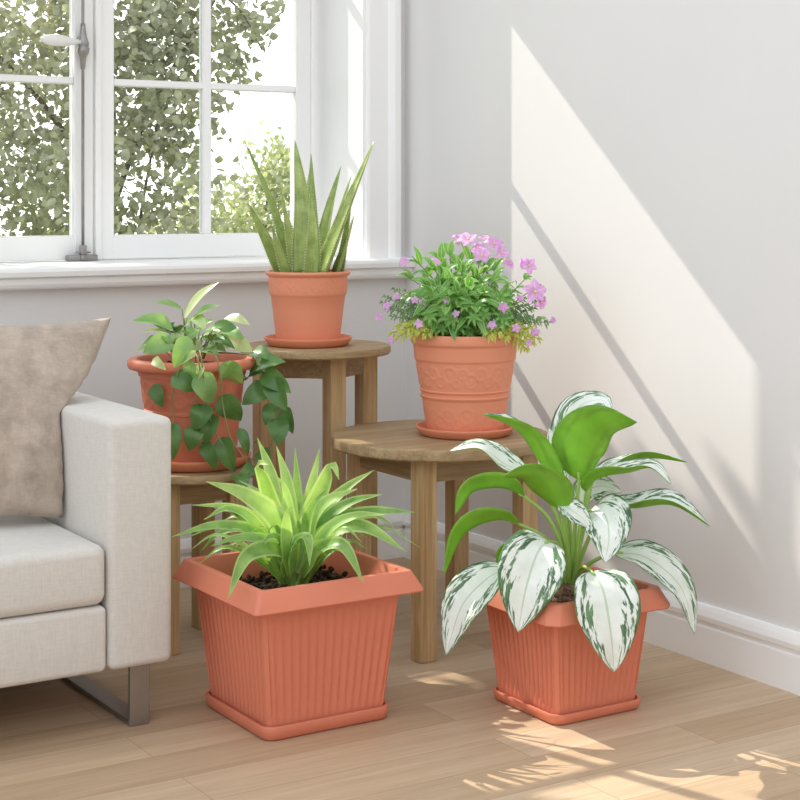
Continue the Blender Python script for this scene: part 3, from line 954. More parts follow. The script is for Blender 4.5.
# further leaves filling the rosette all round
for k in range(34):
    a = k * 2.39996 + rng.uniform(-.2, .2); el = rng.uniform(0.5, 1.2); l = rng.uniform(0.15, 0.23)
    d = Vector((math.cos(a), math.sin(a), 0))
    c = S_C + d * 0.015 + UP * 0.25
    q = d * math.cos(el) + UP * math.sin(el)
    pp = [c, c + (q + UP * .35).normalized() * l * .42, c + q * l * .8 + UP * l * .08, c + q * l + d * l * .12 - UP * l * (.22 * math.cos(el))]
    nb = (UP * 0.8 + TOCAM_H * 0.4 - d * .3 + RIGHT_H * rng.uniform(-.3, .3)).normalized()
    leaf(bmA if rng.random() < .65 else bmB, pp, rng.uniform(0.0075, 0.0125), nb, nb, prof_strap, 0.3, 6, 16, 0.04, rng)
# short inner leaves hiding the crown
for k in range(26):
    a = rng.uniform(0, 6.283); l = rng.uniform(0.07, 0.13)
    c = S_C + Vector((rng.uniform(-.02, .02), rng.uniform(-.02, .02), 0.248))
    d = Vector((math.cos(a), math.sin(a), 0))
    pp = [c, c + d * l * 0.25 + UP * l * 0.6, c + d * l * 0.7 + UP * l * 0.85]
    nb = (UPCAM + d * -0.2).normalized()
    leaf(bmA, pp, rng.uniform(0.008, 0.012), nb, nb, prof_strap, 0.25, 4, 10, 0, rng)
obj('foliage', bmA, M_strap, spid)
tag(obj('foliage', bmB, M_strap2, spid), 'paler young strap leaves')

# --- silver variegated plant
M_under = leafmat('plain_leaf_underside', lin(140, 192, 66), lin(160, 210, 84), 0.5, 0.4, False)
M_vari, nt, b = newmat('variegated_leaf')
uv = N(nt, 'ShaderNodeUVMap'); sep = N(nt, 'ShaderNodeSeparateXYZ'); nt.links.new(uv.outputs['UV'], sep.inputs[0])
d = math_n(nt, 'MULTIPLY', math_n(nt, 'ABSOLUTE', math_n(nt, 'SUBTRACT', sep.outputs[0], 0.5)), 2.0)
sv = math_n(nt, 'SUBTRACT', sep.outputs[1], math_n(nt, 'MULTIPLY', d, 0.22))      # side veins sweep towards the tip
oi = N(nt, 'ShaderNodeObjectInfo')
cmb = N(nt, 'ShaderNodeCombineXYZ')
nt.links.new(math_n(nt, 'SUBTRACT', math_n(nt, 'MULTIPLY', d, 8.0), math_n(nt, 'MULTIPLY', sep.outputs[1], 5.0)), cmb.inputs[0])
nt.links.new(math_n(nt, 'MULTIPLY', sv, 8.0), cmb.inputs[1])
side = math_n(nt, 'GREATER_THAN', sep.outputs[0], 0.5)
nt.links.new(math_n(nt, 'ADD', math_n(nt, 'MULTIPLY', side, 7.3), math_n(nt, 'MULTIPLY', oi.outputs['Random'], 40.0)), cmb.inputs[2])
blot = noise_tex(nt, cmb.outputs[0], 1.0, 3, 0.6, 0.4)
# how green a place between midrib (0) and margin (1) may be
zone = ramp(nt, d, [(0.0, (0, 0, 0, 1)), (0.28, (0.05, 0.05, 0.05, 1)), (0.58, (0.31, 0.31, 0.31, 1)), (0.80, (0.25, 0.25, 0.25, 1)), (0.93, (0.30, 0.30, 0.30, 1)), (1.0, (0.42, 0.42, 0.42, 1))])
g = math_n(nt, 'ADD', blot, zone)
mask = ramp(nt, g, [(0.76, (0, 0, 0, 1)), (0.83, (1, 1, 1, 1))])
green = ramp(nt, noise_tex(nt, cmb.outputs[0], 0.7, 2), [(0.35, lin(56, 92, 62)), (0.65, lin(102, 138, 92))])
silver = ramp(nt, noise_tex(nt, mapping(nt, (1, 1, 1)), 30, 3), [(0.3, lin(218, 224, 212)), (0.7, lin(236, 240, 232))])
vein = math_n(nt, 'LESS_THAN', d, 0.035)
col = mixc(nt, mask, silver, green)
col = mixc(nt, math_n(nt, 'MULTIPLY', vein, 0.55), col, lin(160, 178, 140))
nt.links.new(col, b.inputs['Base Color']); b.inputs['Roughness'].default_value = 0.38
M_stalk = plain('leaf_stalk', lin(158, 192, 96), 0.45, 0.08, 20)

GD = 3.378
def agl(lpts, hw, n0, n1=None, fold=0.3, stalk=None, prof=prof_ovate):
    pw = pts_at(lpts, GD)
    bm = bmesh.new()
    leaf(bm, pw, hw * GD / F_PX, n0, n1, prof, fold, 10, 22, 0.05, rng)
    lf = solid(obj('leaf', bm, [M_vari, M_under], agla))
    bs = bmesh.new()
    s0 = at(570 + (pw[0] - G_C).dot(RIGHT_H) * 18, 592, GD - 0.005 + (pw[0] - G_C).dot(TOCAM_H) * -0.1)
    mid = pts_at(stalk, GD) if stalk else [s0.lerp(pw[0], 0.5) + UP * 0.02]
    tube(bs, [s0] + mid + [pw[0], pw[0].lerp(crom(pw, 10)[1], 0.8)], 0.0052, 0.0032, 8)
    obj('stalk', bs, M_stalk, lf)
def nv(r, c, u): return (RIGHT_H * r + TOCAM_H * c + UP * u).normalized()
# A upper left, arching, green underside below the pale upper half
agl([(562, 490, -.03), (540, 462, -.05), (517, 430, -.07), (483, 414, -.10)], 25, nv(.35, .0, .9), nv(.1, .0, 1), 0.6, [(568, 540, -.02)])
# B tall rear leaf, face to the room
agl([(566, 472, .05), (568, 435, .06), (578, 408, .05), (602, 400, .01), (612, 414, -.02)], 19, nv(-.1, 1, .2), nv(-.2, .5, .9), 0.1, [(570, 535, .03)])
# Q slim leaf between
agl([(563, 486, .03), (556, 455, .05), (549, 428, .06)], 12, nv(.1, 1, .1), None, 0.15, [(568, 540, .02)])
# C big leaf leaning to the viewer, plain underside seen
agl([(579, 480, -.05), (577, 448, -.08), (600, 423, -.11), (637, 422, -.15)], 27, nv(.35, -.9, .3), nv(.2, -.85, .55), 0.15, [(574, 540, -.03)])
# D two leaves to the right
agl([(586, 492, -.03), (598, 478, -.05), (630, 472, -.07), (652, 468, -.09), (671, 484, -.11)], 21, nv(-.45, -.35, .9), nv(.1, .25, 1), 0.45, [(580, 545, -.02)])
agl([(592, 482, .03), (615, 466, .05), (650, 458, .05), (687, 462, .04)], 18, nv(-.2, .05, 1), nv(.2, -.3, 1), 0.4, [(580, 545, .02)])
# E right, long
agl([(606, 502, .0), (632, 508, -.01), (672, 505, -.03), (710, 526, -.05)], 23, nv(-.2, .12, 1), nv(.2, .08, 1), 0.5, [(584, 550, 0)])
# F bright front leaf over the planter
agl([(588, 512, -.06), (604, 514, -.10), (609, 536, -.14), (605, 563, -.16)], 25, nv(-.2, .5, .9), nv(-.3, 1, .25), 0.15, [(578, 555, -.04)])
agl([(560, 504, -.08), (570, 509, -.10), (582, 518, -.11), (592, 530, -.12)], 12, nv(-.2, .7, .7), None, 0.3, [(568, 550, -.05)])
# P small rear leaf
agl([(584, 506, .04), (585, 492, .06), (602, 486, .07), (622, 492, .07)], 15, nv(0, .9, .5), None, 0.2, [(576, 550, .02)])
# G large front-left
agl([(549, 541, -.10), (538, 552, -.14), (526, 588, -.17), (518, 632, -.18)], 33, nv(.1, .6, .8), nv(-.1, 1, .2), 0.3, [(566, 560, -.03), (558, 545, -.07)])
# H low left
agl([(507, 569, -.07), (488, 578, -.08), (462, 606, -.09), (446, 655, -.10)], 23, nv(-.1, .65, .75), nv(-.5, .8, .3), 0.2, [(558, 572, -.04), (530, 556, -.06)])
# I, J left, arching over
agl([(519, 524, -.02), (496, 520, -.03), (464, 534, -.05), (444, 574, -.07)], 22, nv(.3, -.35, 1), nv(-.9, -.5, .3), 0.4, [(562, 560, -.01), (545, 538, -.02)])
agl([(525, 497, .0), (502, 487, .0), (472, 491, -.01), (455, 514, -.02)], 20, nv(.3, -.4, 1), nv(-.7, -.7, .4), 0.4, [(565, 560, 0), (550, 520, 0)])
# K pale left leaf
agl([(530, 475, .02), (505, 464, .03), (478, 447, .03), (450, 451, .02)], 19, nv(.2, .5, 1), nv(-.1, .2, 1), 0.3, [(566, 550, .01), (552, 505, .01)])
# L dark underside, left of centre
agl([(561, 510, -.08), (548, 487, -.11), (528, 474, -.13), (503, 476, -.15)], 24, nv(.5, -.75, .6), nv(.1, -.7, .8), 0.2, [(568, 555, -.05)])
# M large front-right
agl([(591, 571, -.13), (603, 590, -.18), (611, 635, -.205), (614, 672, -.205)], 32, nv(.05, .6, .8), nv(.05, 1, .15), 0.22, [(574, 580, -.03), (582, 567, -.08)])
# N drooping right
agl([(613, 553, -.02), (645, 557, -.03), (680, 586, -.05), (695, 634, -.06)], 20, nv(0, .55, .85), nv(.6, .75, .3), 0.25, [(578, 575, 0), (592, 562, -.01)])
# O small dark leaf behind the front-left one
agl([(516, 548, .02), (506, 551, .02), (498, 570, .01)], 9, nv(-.3, -.8, .4), None, 0.2, [(556, 570, 0)])

# --- trailing heart-leaved plant
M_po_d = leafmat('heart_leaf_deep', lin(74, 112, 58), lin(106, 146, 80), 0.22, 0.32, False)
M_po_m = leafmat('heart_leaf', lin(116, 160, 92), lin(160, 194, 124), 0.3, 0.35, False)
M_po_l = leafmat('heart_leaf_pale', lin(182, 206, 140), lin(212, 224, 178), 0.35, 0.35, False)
PD = 3.862
PX0 = 192.5
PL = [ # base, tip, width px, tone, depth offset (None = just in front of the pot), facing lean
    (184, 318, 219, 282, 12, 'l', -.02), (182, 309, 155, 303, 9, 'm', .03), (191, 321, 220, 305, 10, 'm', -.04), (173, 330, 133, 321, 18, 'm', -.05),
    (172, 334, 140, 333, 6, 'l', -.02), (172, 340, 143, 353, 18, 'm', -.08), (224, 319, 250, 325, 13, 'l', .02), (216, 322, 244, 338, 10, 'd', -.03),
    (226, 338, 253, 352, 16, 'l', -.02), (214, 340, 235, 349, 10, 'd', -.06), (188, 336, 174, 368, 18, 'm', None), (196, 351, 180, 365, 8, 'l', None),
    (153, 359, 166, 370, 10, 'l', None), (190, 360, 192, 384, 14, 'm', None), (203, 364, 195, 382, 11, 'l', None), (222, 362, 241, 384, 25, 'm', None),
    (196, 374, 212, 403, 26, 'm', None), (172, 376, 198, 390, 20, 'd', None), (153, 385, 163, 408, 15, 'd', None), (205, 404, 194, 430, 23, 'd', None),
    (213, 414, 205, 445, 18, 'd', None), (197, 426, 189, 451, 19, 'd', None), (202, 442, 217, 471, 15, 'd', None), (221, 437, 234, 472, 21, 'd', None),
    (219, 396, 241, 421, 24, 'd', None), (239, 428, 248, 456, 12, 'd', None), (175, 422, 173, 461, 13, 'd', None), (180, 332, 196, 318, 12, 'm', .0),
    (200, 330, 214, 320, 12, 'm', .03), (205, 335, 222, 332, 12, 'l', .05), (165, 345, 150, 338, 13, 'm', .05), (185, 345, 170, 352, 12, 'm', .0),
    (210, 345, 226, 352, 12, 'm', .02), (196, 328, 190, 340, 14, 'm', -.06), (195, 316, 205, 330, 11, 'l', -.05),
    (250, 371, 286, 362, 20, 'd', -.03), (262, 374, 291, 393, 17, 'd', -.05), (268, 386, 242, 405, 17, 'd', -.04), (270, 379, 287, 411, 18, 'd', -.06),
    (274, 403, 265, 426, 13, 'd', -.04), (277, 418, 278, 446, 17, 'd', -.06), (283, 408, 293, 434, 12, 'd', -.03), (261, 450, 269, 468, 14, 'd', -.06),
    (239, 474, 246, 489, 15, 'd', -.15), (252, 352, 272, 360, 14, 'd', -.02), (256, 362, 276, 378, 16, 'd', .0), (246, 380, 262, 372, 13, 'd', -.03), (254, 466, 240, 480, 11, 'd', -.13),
]
rng = random.Random(9)
for _ in range(22):
    bx, by = rng.uniform(158, 226), rng.uniform(330, 352)
    PL.append((bx, by, bx + rng.uniform(-22, 22) + (bx - 192) * .3, by + rng.uniform(-14, 14), rng.uniform(10, 15), rng.choice('mmmdl'), rng.uniform(-.08, .08)))
bms = {'d': bmesh.new(), 'm': bmesh.new(), 'l': bmesh.new()}
bst = bmesh.new()
def pot_front(px, py):
    r = 0.163 if py < 380 else 0.138
    dx = (px - PX0) / F_PX * PD
    if py >= 455: r = 0.155
    return -math.sqrt(max(0.0009, r * r - dx * dx))
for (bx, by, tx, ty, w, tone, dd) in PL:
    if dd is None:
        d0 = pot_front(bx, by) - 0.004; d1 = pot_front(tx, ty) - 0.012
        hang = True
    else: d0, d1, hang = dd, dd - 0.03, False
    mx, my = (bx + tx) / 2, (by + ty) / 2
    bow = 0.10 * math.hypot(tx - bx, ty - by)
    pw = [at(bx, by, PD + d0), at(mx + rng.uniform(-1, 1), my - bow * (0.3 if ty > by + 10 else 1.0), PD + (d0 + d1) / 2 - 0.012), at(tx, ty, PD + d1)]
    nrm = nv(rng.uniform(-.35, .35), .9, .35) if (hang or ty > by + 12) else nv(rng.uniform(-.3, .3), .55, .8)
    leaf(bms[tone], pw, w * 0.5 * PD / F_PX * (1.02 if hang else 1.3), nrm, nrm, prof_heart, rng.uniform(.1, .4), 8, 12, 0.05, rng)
    # leaf stalk towards its stem
    if not hang:
        cx = PX0 + (bx - PX0) * (0.55 if bx < 246 else 0.9)
        e = at(cx, max(by + 14, 352) if bx < 246 else by - 8, PD + d0 * 0.5)
        tube(bst, [e, e.lerp(pw[0], 0.5) + UP * 0.006, pw[0]], 0.0016, 0.0012, 6)
for vine in ([(196, 352, 0), (200, 352, -.15), (203, 372, -.168), (207, 405, -.145), (214, 430, -.145), (224, 446, -.15)],
             [(190, 352, 0), (186, 355, -.155), (178, 372, -.166), (172, 400, -.142), (174, 430, -.142)],
             [(200, 352, 0), (214, 353, -.152), (220, 375, -.16), (222, 400, -.135), (230, 436, -.135), (242, 455, -.14), (252, 470, -.13)],
             [(205, 352, 0), (248, 355, -.03), (258, 366, -.04), (268, 384, -.04), (275, 404, -.04), (278, 424, -.05), (268, 452, -.06)],
             [(190, 352, 0), (197, 356, -.16), (200, 376, -.166), (196, 410, -.145), (192, 436, -.145), (202, 446, -.148)],
             [(188, 352, 0), (185, 336, 0), (184, 318, -.01)], [(196, 352, 0), (212, 338, -.0), (224, 319, .02)], [(184, 352, .0), (172, 338, -.03), (160, 334, -.03)]):
    tube(bst, pts_at(vine, PD), 0.0019, 0.0014, 6)
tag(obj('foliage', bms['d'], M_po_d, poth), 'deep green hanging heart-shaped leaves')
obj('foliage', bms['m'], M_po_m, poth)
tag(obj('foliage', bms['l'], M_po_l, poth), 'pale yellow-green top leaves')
obj('stem', bst, plain('vine_stem', lin(138, 142, 88), 0.6), poth)

# --- mixed flowering pot
M_fl_m = leafmat('pointed_leaf', lin(92, 148, 66), lin(142, 190, 104), 0.3, 0.35, True, lin(186, 214, 150))
M_fl_p = leafmat('palmate_leaf', lin(104, 156, 74), lin(150, 194, 110), 0.3, 0.4)
M_fl_s = leafmat('needle_leaf', lin(84, 122, 76), lin(140, 172, 118), 0.2, 0.45)
M_fl_y = leafmat('lime_leaf', lin(176, 190, 84), lin(214, 218, 128), 0.35, 0.45)
M_pet = leafmat('pink_petal', lin(222, 150, 218), lin(242, 196, 238), 0.3, 0.5, True, tcol=(0.7, 0.35, 0.68, 1))
M_eye = plain('flower_eye', lin(236, 214, 120), 0.6)
FD = 3.887
FS = FD / F_PX
rng = random.Random(21)
bm_m, bm_p, bm_s, bm_y, bm_st = (bmesh.new() for _ in range(5))
base0 = F_C + UP * 0.215
def spray(bm, top, nodes, ll, lw, spread, prof=prof_lance, start=0.35, pair=2, up=0.5, origin=None, sr=0.0018):
    o = origin or (base0 + Vector((rng.uniform(-.03, .03), rng.uniform(-.03, .03), 0)))
    mid = o.lerp(top, 0.5) + UP * 0.02
    path = crom([o, mid, top], nodes * 2)
    tube(bm_st, [o, mid, top], sr, sr * 0.6, 6)
    a0 = rng.uniform(0, 6.28)
    for k in range(nodes + 1):
        v = start + (1 - start) * k / nodes
        i = min(len(path) - 2, int(v * (len(path) - 1)))
        p = path[i]; T = (path[i + 1] - path[i]).normalized()
        X = T.orthogonal().normalized(); Y = T.cross(X)
        for q in range(pair):
            a = a0 + k * 1.57 + q * 2 * math.pi / pair + rng.uniform(-.25, .25)
            D = (X * math.cos(a) + Y * math.sin(a))
            l = ll * rng.uniform(.75, 1.15) * (1 - 0.25 * (v > .9))
            d = (D * spread + T * (up + 1.5 * (k == nodes))).normalized()
            tip = p + d * l - UP * l * 0.18
            md = p + d * l * 0.5 + UP * l * 0.06
            nn = (UP * 0.75 + TOCAM_H * 0.45 - d * 0.2 + T * .2).normalized()
            leaf(bm, [p, md, tip], lw * rng.uniform(.8, 1.15), nn, nn, prof, rng.uniform(.15, .4), 4, 8, 0.05, rng)
# pointed, mint-like shoots: (px,py,ddepth)
for (x, y, dd) in [(449, 244, .02), (412, 256, -.02), (430, 262, -.06), (447, 275, -.09), (463, 262, -.04), (478, 270, -.08), (470, 250, .04), (490, 262, .0), (500, 276, -.05),
                   (422, 280, -.08), (436, 250, .06), (455, 290, -.12), (484, 290, -.11), (405, 274, .0), (510, 290, .02), (458, 256, .08), (480, 254, .06), (428, 296, -.1), (440, 266, .0), (498, 262, .05), (432, 284, -.13), (470, 282, -.13), (446, 304, -.14), (478, 306, -.13)]:
    spray(bm_m, at(x, y, FD + dd), 4, 0.074, 0.0112, 0.95, start=0.40, up=0.4)
# curving right shoot that carries the big flower
spray(bm_m, at(532, 272, FD - .03), 4, 0.032, 0.006, 0.7, start=0.5, origin=base0 + RIGHT_H * 0.04)
spray(bm_m, at(541, 284, FD - .05), 3, 0.03, 0.0055, 0.7, start=0.55, origin=base0 + RIGHT_H * 0.04)
# palmate leaves in the middle
for k in range(54):
    x = rng.uniform(418, 508); y = rng.uniform(296, 336); dd = rng.uniform(-.125, -.05)
    c = at(x, y, FD + dd)
    ax = nv(rng.uniform(-.4, .4), .8, rng.uniform(.3, .9))
    X = ax.orthogonal().normalized(); Y = ax.cross(X)
    a0 = rng.uniform(0, 6.28); s = rng.uniform(.020, .029)
    tube(bm_st, [base0 + (c - base0) * 0.3, c], 0.0012, 0.001, 5)
    for q in range(7):
        a = a0 + q * 0.8976
        d = X * math.cos(a) + Y * math.sin(a)
        l = s * rng.uniform(.75, 1.2); leaf(bm_p, [c, c + d * l * .55 + ax * l * .15, c + d * l - ax * l * rng.uniform(-.1, .3)], s * .19, ax, ax, prof_lance, .3, 4, 7)
# needle sprays left and right
for (x, y, dd, ox) in [(383, 296, -.02, -.05), (386, 308, -.05, -.05), (392, 288, .0, -.05), (398, 300, -.06, -.05), (404, 290, -.02, -.05), (390, 316, -.07, -.06), (406, 310, -.1, -.05), (380, 302, .02, -.05),
                       (552, 322, -.03, .06), (544, 318, -.06, .06), (536, 308, -.02, .06), (530, 316, -.08, .05), (522, 306, -.03, .05), (540, 300, .0, .05), (518, 318, -.09, .05), (526, 298, .02, .05)]:
    spray(bm_s, at(x, y, FD + dd), 13, 0.0150, 0.0030, 1.0, start=0.3, pair=3, up=0.5, origin=base0 + RIGHT_H * ox, sr=0.0012)
# lime sprigs over the rim
for (x, y, dd) in [(390, 334, -.06), (396, 338, -.08), (402, 330, -.10), (410, 336, -.115), (418, 333, -.12), (407, 326, -.08), (424, 336, -.125), (398, 326, -.05), (414, 324, -.1),
                   (500, 334, -.13), (508, 338, -.12), (516, 334, -.11), (524, 342, -.09), (530, 336, -.08), (520, 328, -.1), (510, 328, -.11), (538, 332, -.05), (534, 344, -.06), (492, 336, -.135), (528, 350, -.08), (540, 340, -.04)]:
    p = at(x, y, FD + dd)
    o = base0 + (p - base0) * 0.45; o.z = F_C.z + 0.235
    spray(bm_y, p, 6, 0.021, 0.0034, 0.95, start=0.3, pair=4, up=0.55, origin=o, sr=0.0011)
obj('foliage', bm_m, M_fl_m, flow)
tag(obj('foliage', bm_p, M_fl_p, flow), 'small finger-shaped leaves low in the middle')
tag(obj('foliage', bm_s, M_fl_s, flow), 'dark needle-leaved sprigs at both sides')
tag(obj('foliage', bm_y, M_fl_y, flow), 'lime green sprigs spilling over the rim')
obj('stem', bm_st, plain('green_stem', lin(112, 138, 76), 0.6), flow)
def flower(x, y, dd, s, face):
    c = at(x, y, FD + dd); s = s * FS
    ax = nv(*face); X = ax.orthogonal().normalized(); Y = ax.cross(X)
    a0 = rng.uniform(0, 6.28)
    bm = bmesh.new()
    for q in range(5):
        a = a0 + q * 1.2566
        d = X * math.cos(a) + Y * math.sin(a)
        leaf(bm, [c, c + d * s * .6 + ax * s * rng.uniform(.1, .3), c + d * s * rng.uniform(.85, 1.15) + ax * s * rng.uniform(-.35, .25)], s * .38, ax, ax, prof_ovate, .15, 4, 6, .1, rng)
    f = obj('flower', bm, M_pet, flow)
    if s > 5 * FS:
        bm = bmesh.new()
        bmesh.ops.create_icosphere(bm, subdivisions=2, radius=s * .13, matrix=Matrix.Translation(c + ax * s * .08))
        obj('flower_eye', bm, M_eye, f)
for a in [(482, 256, -.05, 11, (0, .8, .5)), (494, 244, -.02, 10, (.2, .7, .6)), (468, 240, .0, 11, (-.1, .5, .8)), (501, 253, -.03, 9, (.4, .7, .4)), (458, 240, .03, 9, (-.3, .6, .7)), (485, 239, .02, 8, (.1, .4, .9)),
          (509, 264, -.02, 7, (.5, .7, .3)), (529, 266, -.04, 9, (.1, .8, .3)), (535, 292, -.07, 13, (.1, .9, .35)), (541, 302, -.06, 8, (.4, .8, -.1)), (524, 262, -.03, 6, (-.4, .6, .5)),
          (404, 262, -.03, 6, (-.2, .8, .4)), (436, 262, -.03, 6, (.2, .6, .7)), (503, 307, -.12, 6, (.1, .9, .3)), (478, 247, .0, 7, (-.2, .7, .7)),
          (379, 317, -.04, 5, (-.4, .8, .2)), (387, 306, -.05, 5, (-.3, .8, .4)), (397, 297, -.06, 4, (0, .8, .5)), (419, 324, -.13, 5, (0, .9, .4)), (415, 300, -.1, 4, (0, .9, .4)), (423, 302, -.11, 4, (0, .9, .4)),
          (492, 325, -.135, 5, (0, .9, .4)), (516, 328, -.12, 5, (.1, .9, .4)), (535, 332, -.08, 5, (.2, .9, .4)), (456, 314, -.13, 4, (0, .9, .4)), (553, 320, -.04, 4, (.4, .8, .2)), (391, 340, -.08, 4, (-.2, .9, .2)), (520, 298, -.06, 4, (.2, .9, .3)), (446, 300, -.13, 4, (0, .9, .4)), (529, 343, -.1, 4, (.2, .9, .2))]:
    flower(*a)

# ------------------------------------------------------------------ garden outside the window
M_bark = plain('bark', lin(104, 94, 82), 0.9, 0.15, 20, 0.4, 60)
M_tl1 = leafmat('hazed_garden_leaf', lin(146, 148, 130), lin(186, 188, 168), 0.2, 0.6, False)  # washed-out grey: haze and overexposure are mixed into the leaf colour
M_tl2 = leafmat('hazed_garden_leaf_light', lin(166, 172, 142), lin(204, 210, 180), 0.25, 0.6, False)  # lighter leaves, the same bright haze put into their colour
M_lawn = plain('lawn', lin(150, 160, 120), 0.9, 0.1, 3)
struct('ground', boxbm((-9, 0.5, -0.35), (12, 18, -0.30)), M_lawn)
def tleaf(bm, c, s, rng, uvl):
    d = Vector((rng.gauss(0, 1), rng.gauss(0, 1), rng.gauss(-.3, .8))).normalized()
    n = Vector((rng.gauss(0, 1), rng.gauss(0, 1), rng.gauss(0, 1))).normalized()
    S = d.cross(n).normalized(); NN = S.cross(d)
    l, w = s * rng.uniform(.8, 1.25), s * rng.uniform(.32, .45)
    p = [c, c + d * l * .35 + S * w + NN * w * .3, c + d * l * .35 - S * w + NN * w * .3, c + d * l * .42, c + d * l - NN * w * .2, c + d * l * .75 + S * w * .6 + NN * w * .15, c + d * l * .75 - S * w * .6 + NN * w * .15]
    v = [bm.verts.new(q) for q in p]
    for f in ((0, 1, 3), (0, 3, 2), (1, 5, 3), (3, 6, 2), (3, 5, 4), (3, 4, 6)):
        fc = bm.faces.new([v[k] for k in f])
        for lp in fc.loops: lp[uvl].uv = (0.5, 0.5)
def tree(label, base, blobs, nleaf, ls, mat, seed, limbs, keep=None, sz=0.06):
    rng = random.Random(seed)
    t = empty('tree', base, label, 'tree')
    bm = bmesh.new(); uvl = bm.loops.layers.uv.verify()
    tot = sum(b_[1] ** 2 * b_[2] for b_ in blobs)
    cnt = 0
    for (c, r, wgt) in blobs:
        m = int(nleaf * (r * r * wgt) / tot)
        cl = [c + Vector((rng.gauss(0, .42), rng.gauss(0, .42), rng.gauss(0, .42))) * r for _ in range(max(3, m // 14))]
        for _ in range(m):
            q = rng.choice(cl) + Vector((rng.gauss(0, 1), rng.gauss(0, 1), rng.gauss(0, 1))) * 0.16 * r
            if keep and not keep(q): continue
            tleaf(bm, q, ls, rng, uvl)
    obj('foliage', bm, mat, t)
    for i, L in enumerate(limbs):
        bm = bmesh.new(); tube(bm, L[0], L[1], L[2], 8); obj('trunk' if i == 0 else 'branch', bm, M_bark, t)
    return t
def sunback(px, py, dep, t):
    return at(px, py, dep) - SUN_DIR * t
def cb(px, py, dep, r, w=1.0): return (at(px, py, dep), r, w)
gA = cam2w(-1.75, 8.3, -0.30)
blA = [cb(-40, 60, 8.2, .62), cb(60, 40, 8.0, .48), cb(150, 30, 8.1, .44), cb(20, 190, 8.2, .55), cb(120, 170, 7.9, .46), cb(175, 120, 8.2, .36), cb(165, 250, 8.2, .40), cb(60, 300, 8.2, .5),
       cb(60, -110, 8.3, .6), cb(170, -80, 8.3, .5), cb(-120, 200, 8.5, .6), cb(-140, 20, 8.5, .7), cb(190, 40, 8.0, .26), cb(240, 14, 8.0, .16, .55), cb(258, 40, 7.9, .12, .4), cb(236, 70, 7.9, .12, .4), cb(222, 100, 7.9, .10, .4)]
tree('leafy tree, hazed to grey-green, close outside the left half of the window', gA, blA, 15000, 0.052, M_tl1, 5,
     [([gA, at(95, 300, 8.3), at(110, 120, 8.3), at(90, -120, 8.4)], .055, .02), ([at(105, 230, 8.3), at(150, 110, 8.1), at(215, 0, 8.0)], .018, .006),
      ([at(105, 200, 8.3), at(40, 100, 8.2), at(-60, 0, 8.4)], .02, .007), ([at(128, 330, 8.2), at(140, 220, 8.1), at(158, 120, 8.0)], .012, .005), ([at(170, -40, 8.1), at(235, 5, 8.0), at(262, 50, 7.9)], .008, .003)])
gB = cam2w(-1.0, 11.2, -0.30)
tree('rounded bush, hazed pale, farther off behind the right window panes', gB,
     [cb(250, 220, 11.2, .42), cb(285, 190, 11.3, .36), cb(225, 230, 11.0, .38), cb(300, 250, 11.2, .5), cb(200, 260, 11.4, .5), cb(275, 165, 11.3, .2, .6), cb(340, 240, 11.3, .5)], 5200, 0.05, M_tl2, 8,
     [([gB, at(262, 260, 11.2), at(268, 200, 11.2)], .04, .012)])
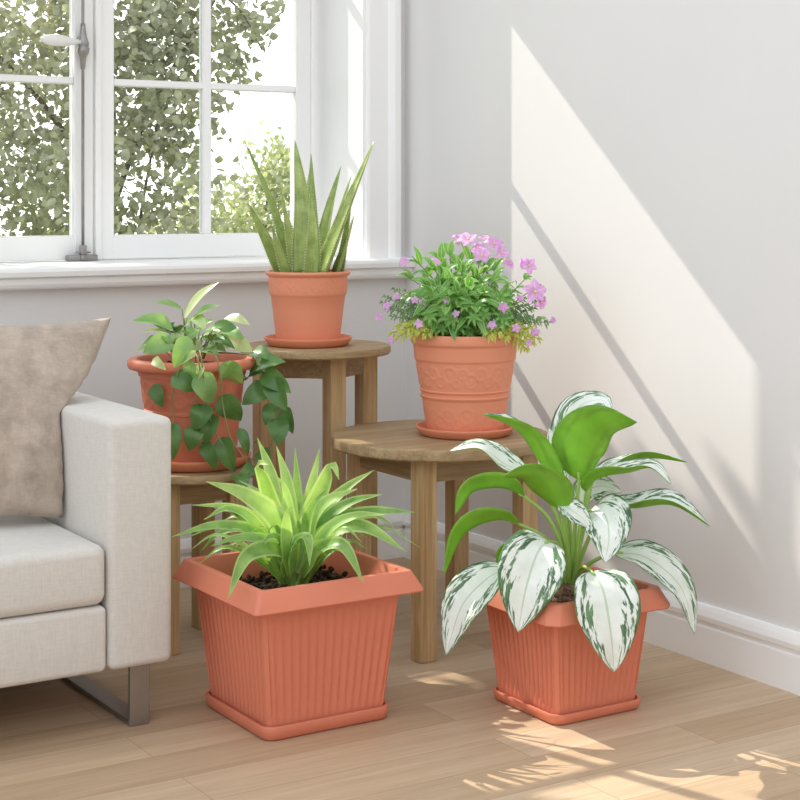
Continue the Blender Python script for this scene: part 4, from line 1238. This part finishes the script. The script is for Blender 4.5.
# the tall tree whose high crown dapples the sunlight
lit = [(at(600, 790, 2.93), .27), (at(560, 765, 3.0), .12), (at(660, 755, 3.05), .10), (at(690, 772, 2.99), .17), (at(500, 790, 2.9), .15), (at(605, 540, 3.22), .10), (at(460, 605, 3.28), .085), (at(540, 590, 3.2), .07), (at(480, 460, 3.38), .08),
       (at(600, 415, 3.4), .09), (at(660, 470, 3.4), .07), (at(345, 452, 3.64), .04), (at(380, 458, 3.58), .04), (at(420, 460, 3.6), .035), (at(375, 342, 4.05), .05), (at(300, 480, 3.3), .12), (at(210, 500, 3.25), .07), (at(380, 520, 3.3), .07), (at(440, 678, 3.55), .045), (at(690, 603, 3.4), .08), (at(545, 718, 3.28), .05),
       (at(200, 310, 3.84), .075), (at(230, 345, 3.8), .05), (at(450, 262, 3.85), .085), (at(520, 280, 3.85), .075), (at(310, 220, 4.1), .075), (at(60, 322, 3.6), .11), (at(120, 400, 3.5), .06), (at(745, 720, 3.2), .05), (at(755, 757, 3.1), .045), (at(500, 640, 3.3), .05)]
def wxz(p):
    t = (p.y - 0.3) / 3.65
    return p.x + t, p.z - 3.31 * t
litw = [(wxz(p), r) for p, r in lit]
def keep(q):
    x, z = wxz(q)
    if x > -0.35 or (x > -0.53 and z > 1.48 - (x + 0.36) * 3.2): return False
    return all((x - a) ** 2 + (z - b_) ** 2 > (r + 0.03) ** 2 for (a, b_), r in litw)
rng = random.Random(31)
blC = []
for k in range(26):
    x, z, y = rng.uniform(-2.0, -0.35), rng.uniform(0.7, 2.6), rng.uniform(2.9, 4.2)
    t = (y - 0.3) / 3.65
    blC.append((Vector((x - t, y, z + 3.31 * t)), rng.uniform(.22, .36), 1.0))
for x, z, y, r in [(-.40, 1.45, 3.2, .10), (-.44, 1.62, 3.3, .12), (-.48, 1.75, 3.1, .12), (-.43, 1.25, 3.4, .14), (-.50, 1.5, 3.0, .16), (-.47, 1.3, 3.5, .16), (-.41, 1.1, 3.3, .12), (-.50, 1.0, 3.2, .2)]:
    t = (y - 0.3) / 3.65
    blC.append((Vector((x - t, y, z + 3.31 * t)), r * 1.3, 2.0))
gC = Vector((-4.2, 4.4, -0.30))
hub = Vector((-2.9, 3.9, 4.3))
tree('tall spreading tree left of the window, its crown shading the room', gC, blC, 5200, 0.085, M_tl1, 12,
     [([gC, Vector((-4.1, 4.3, 2.2)), hub, Vector((-2.0, 3.6, 5.4))], .11, .03), ([hub, Vector((-2.2, 3.6, 4.2)), Vector((-1.45, 3.4, 4.0))], .03, .008), ([hub, Vector((-2.6, 3.5, 5.2)), Vector((-2.2, 3.3, 6.0))], .03, .008)], keep)
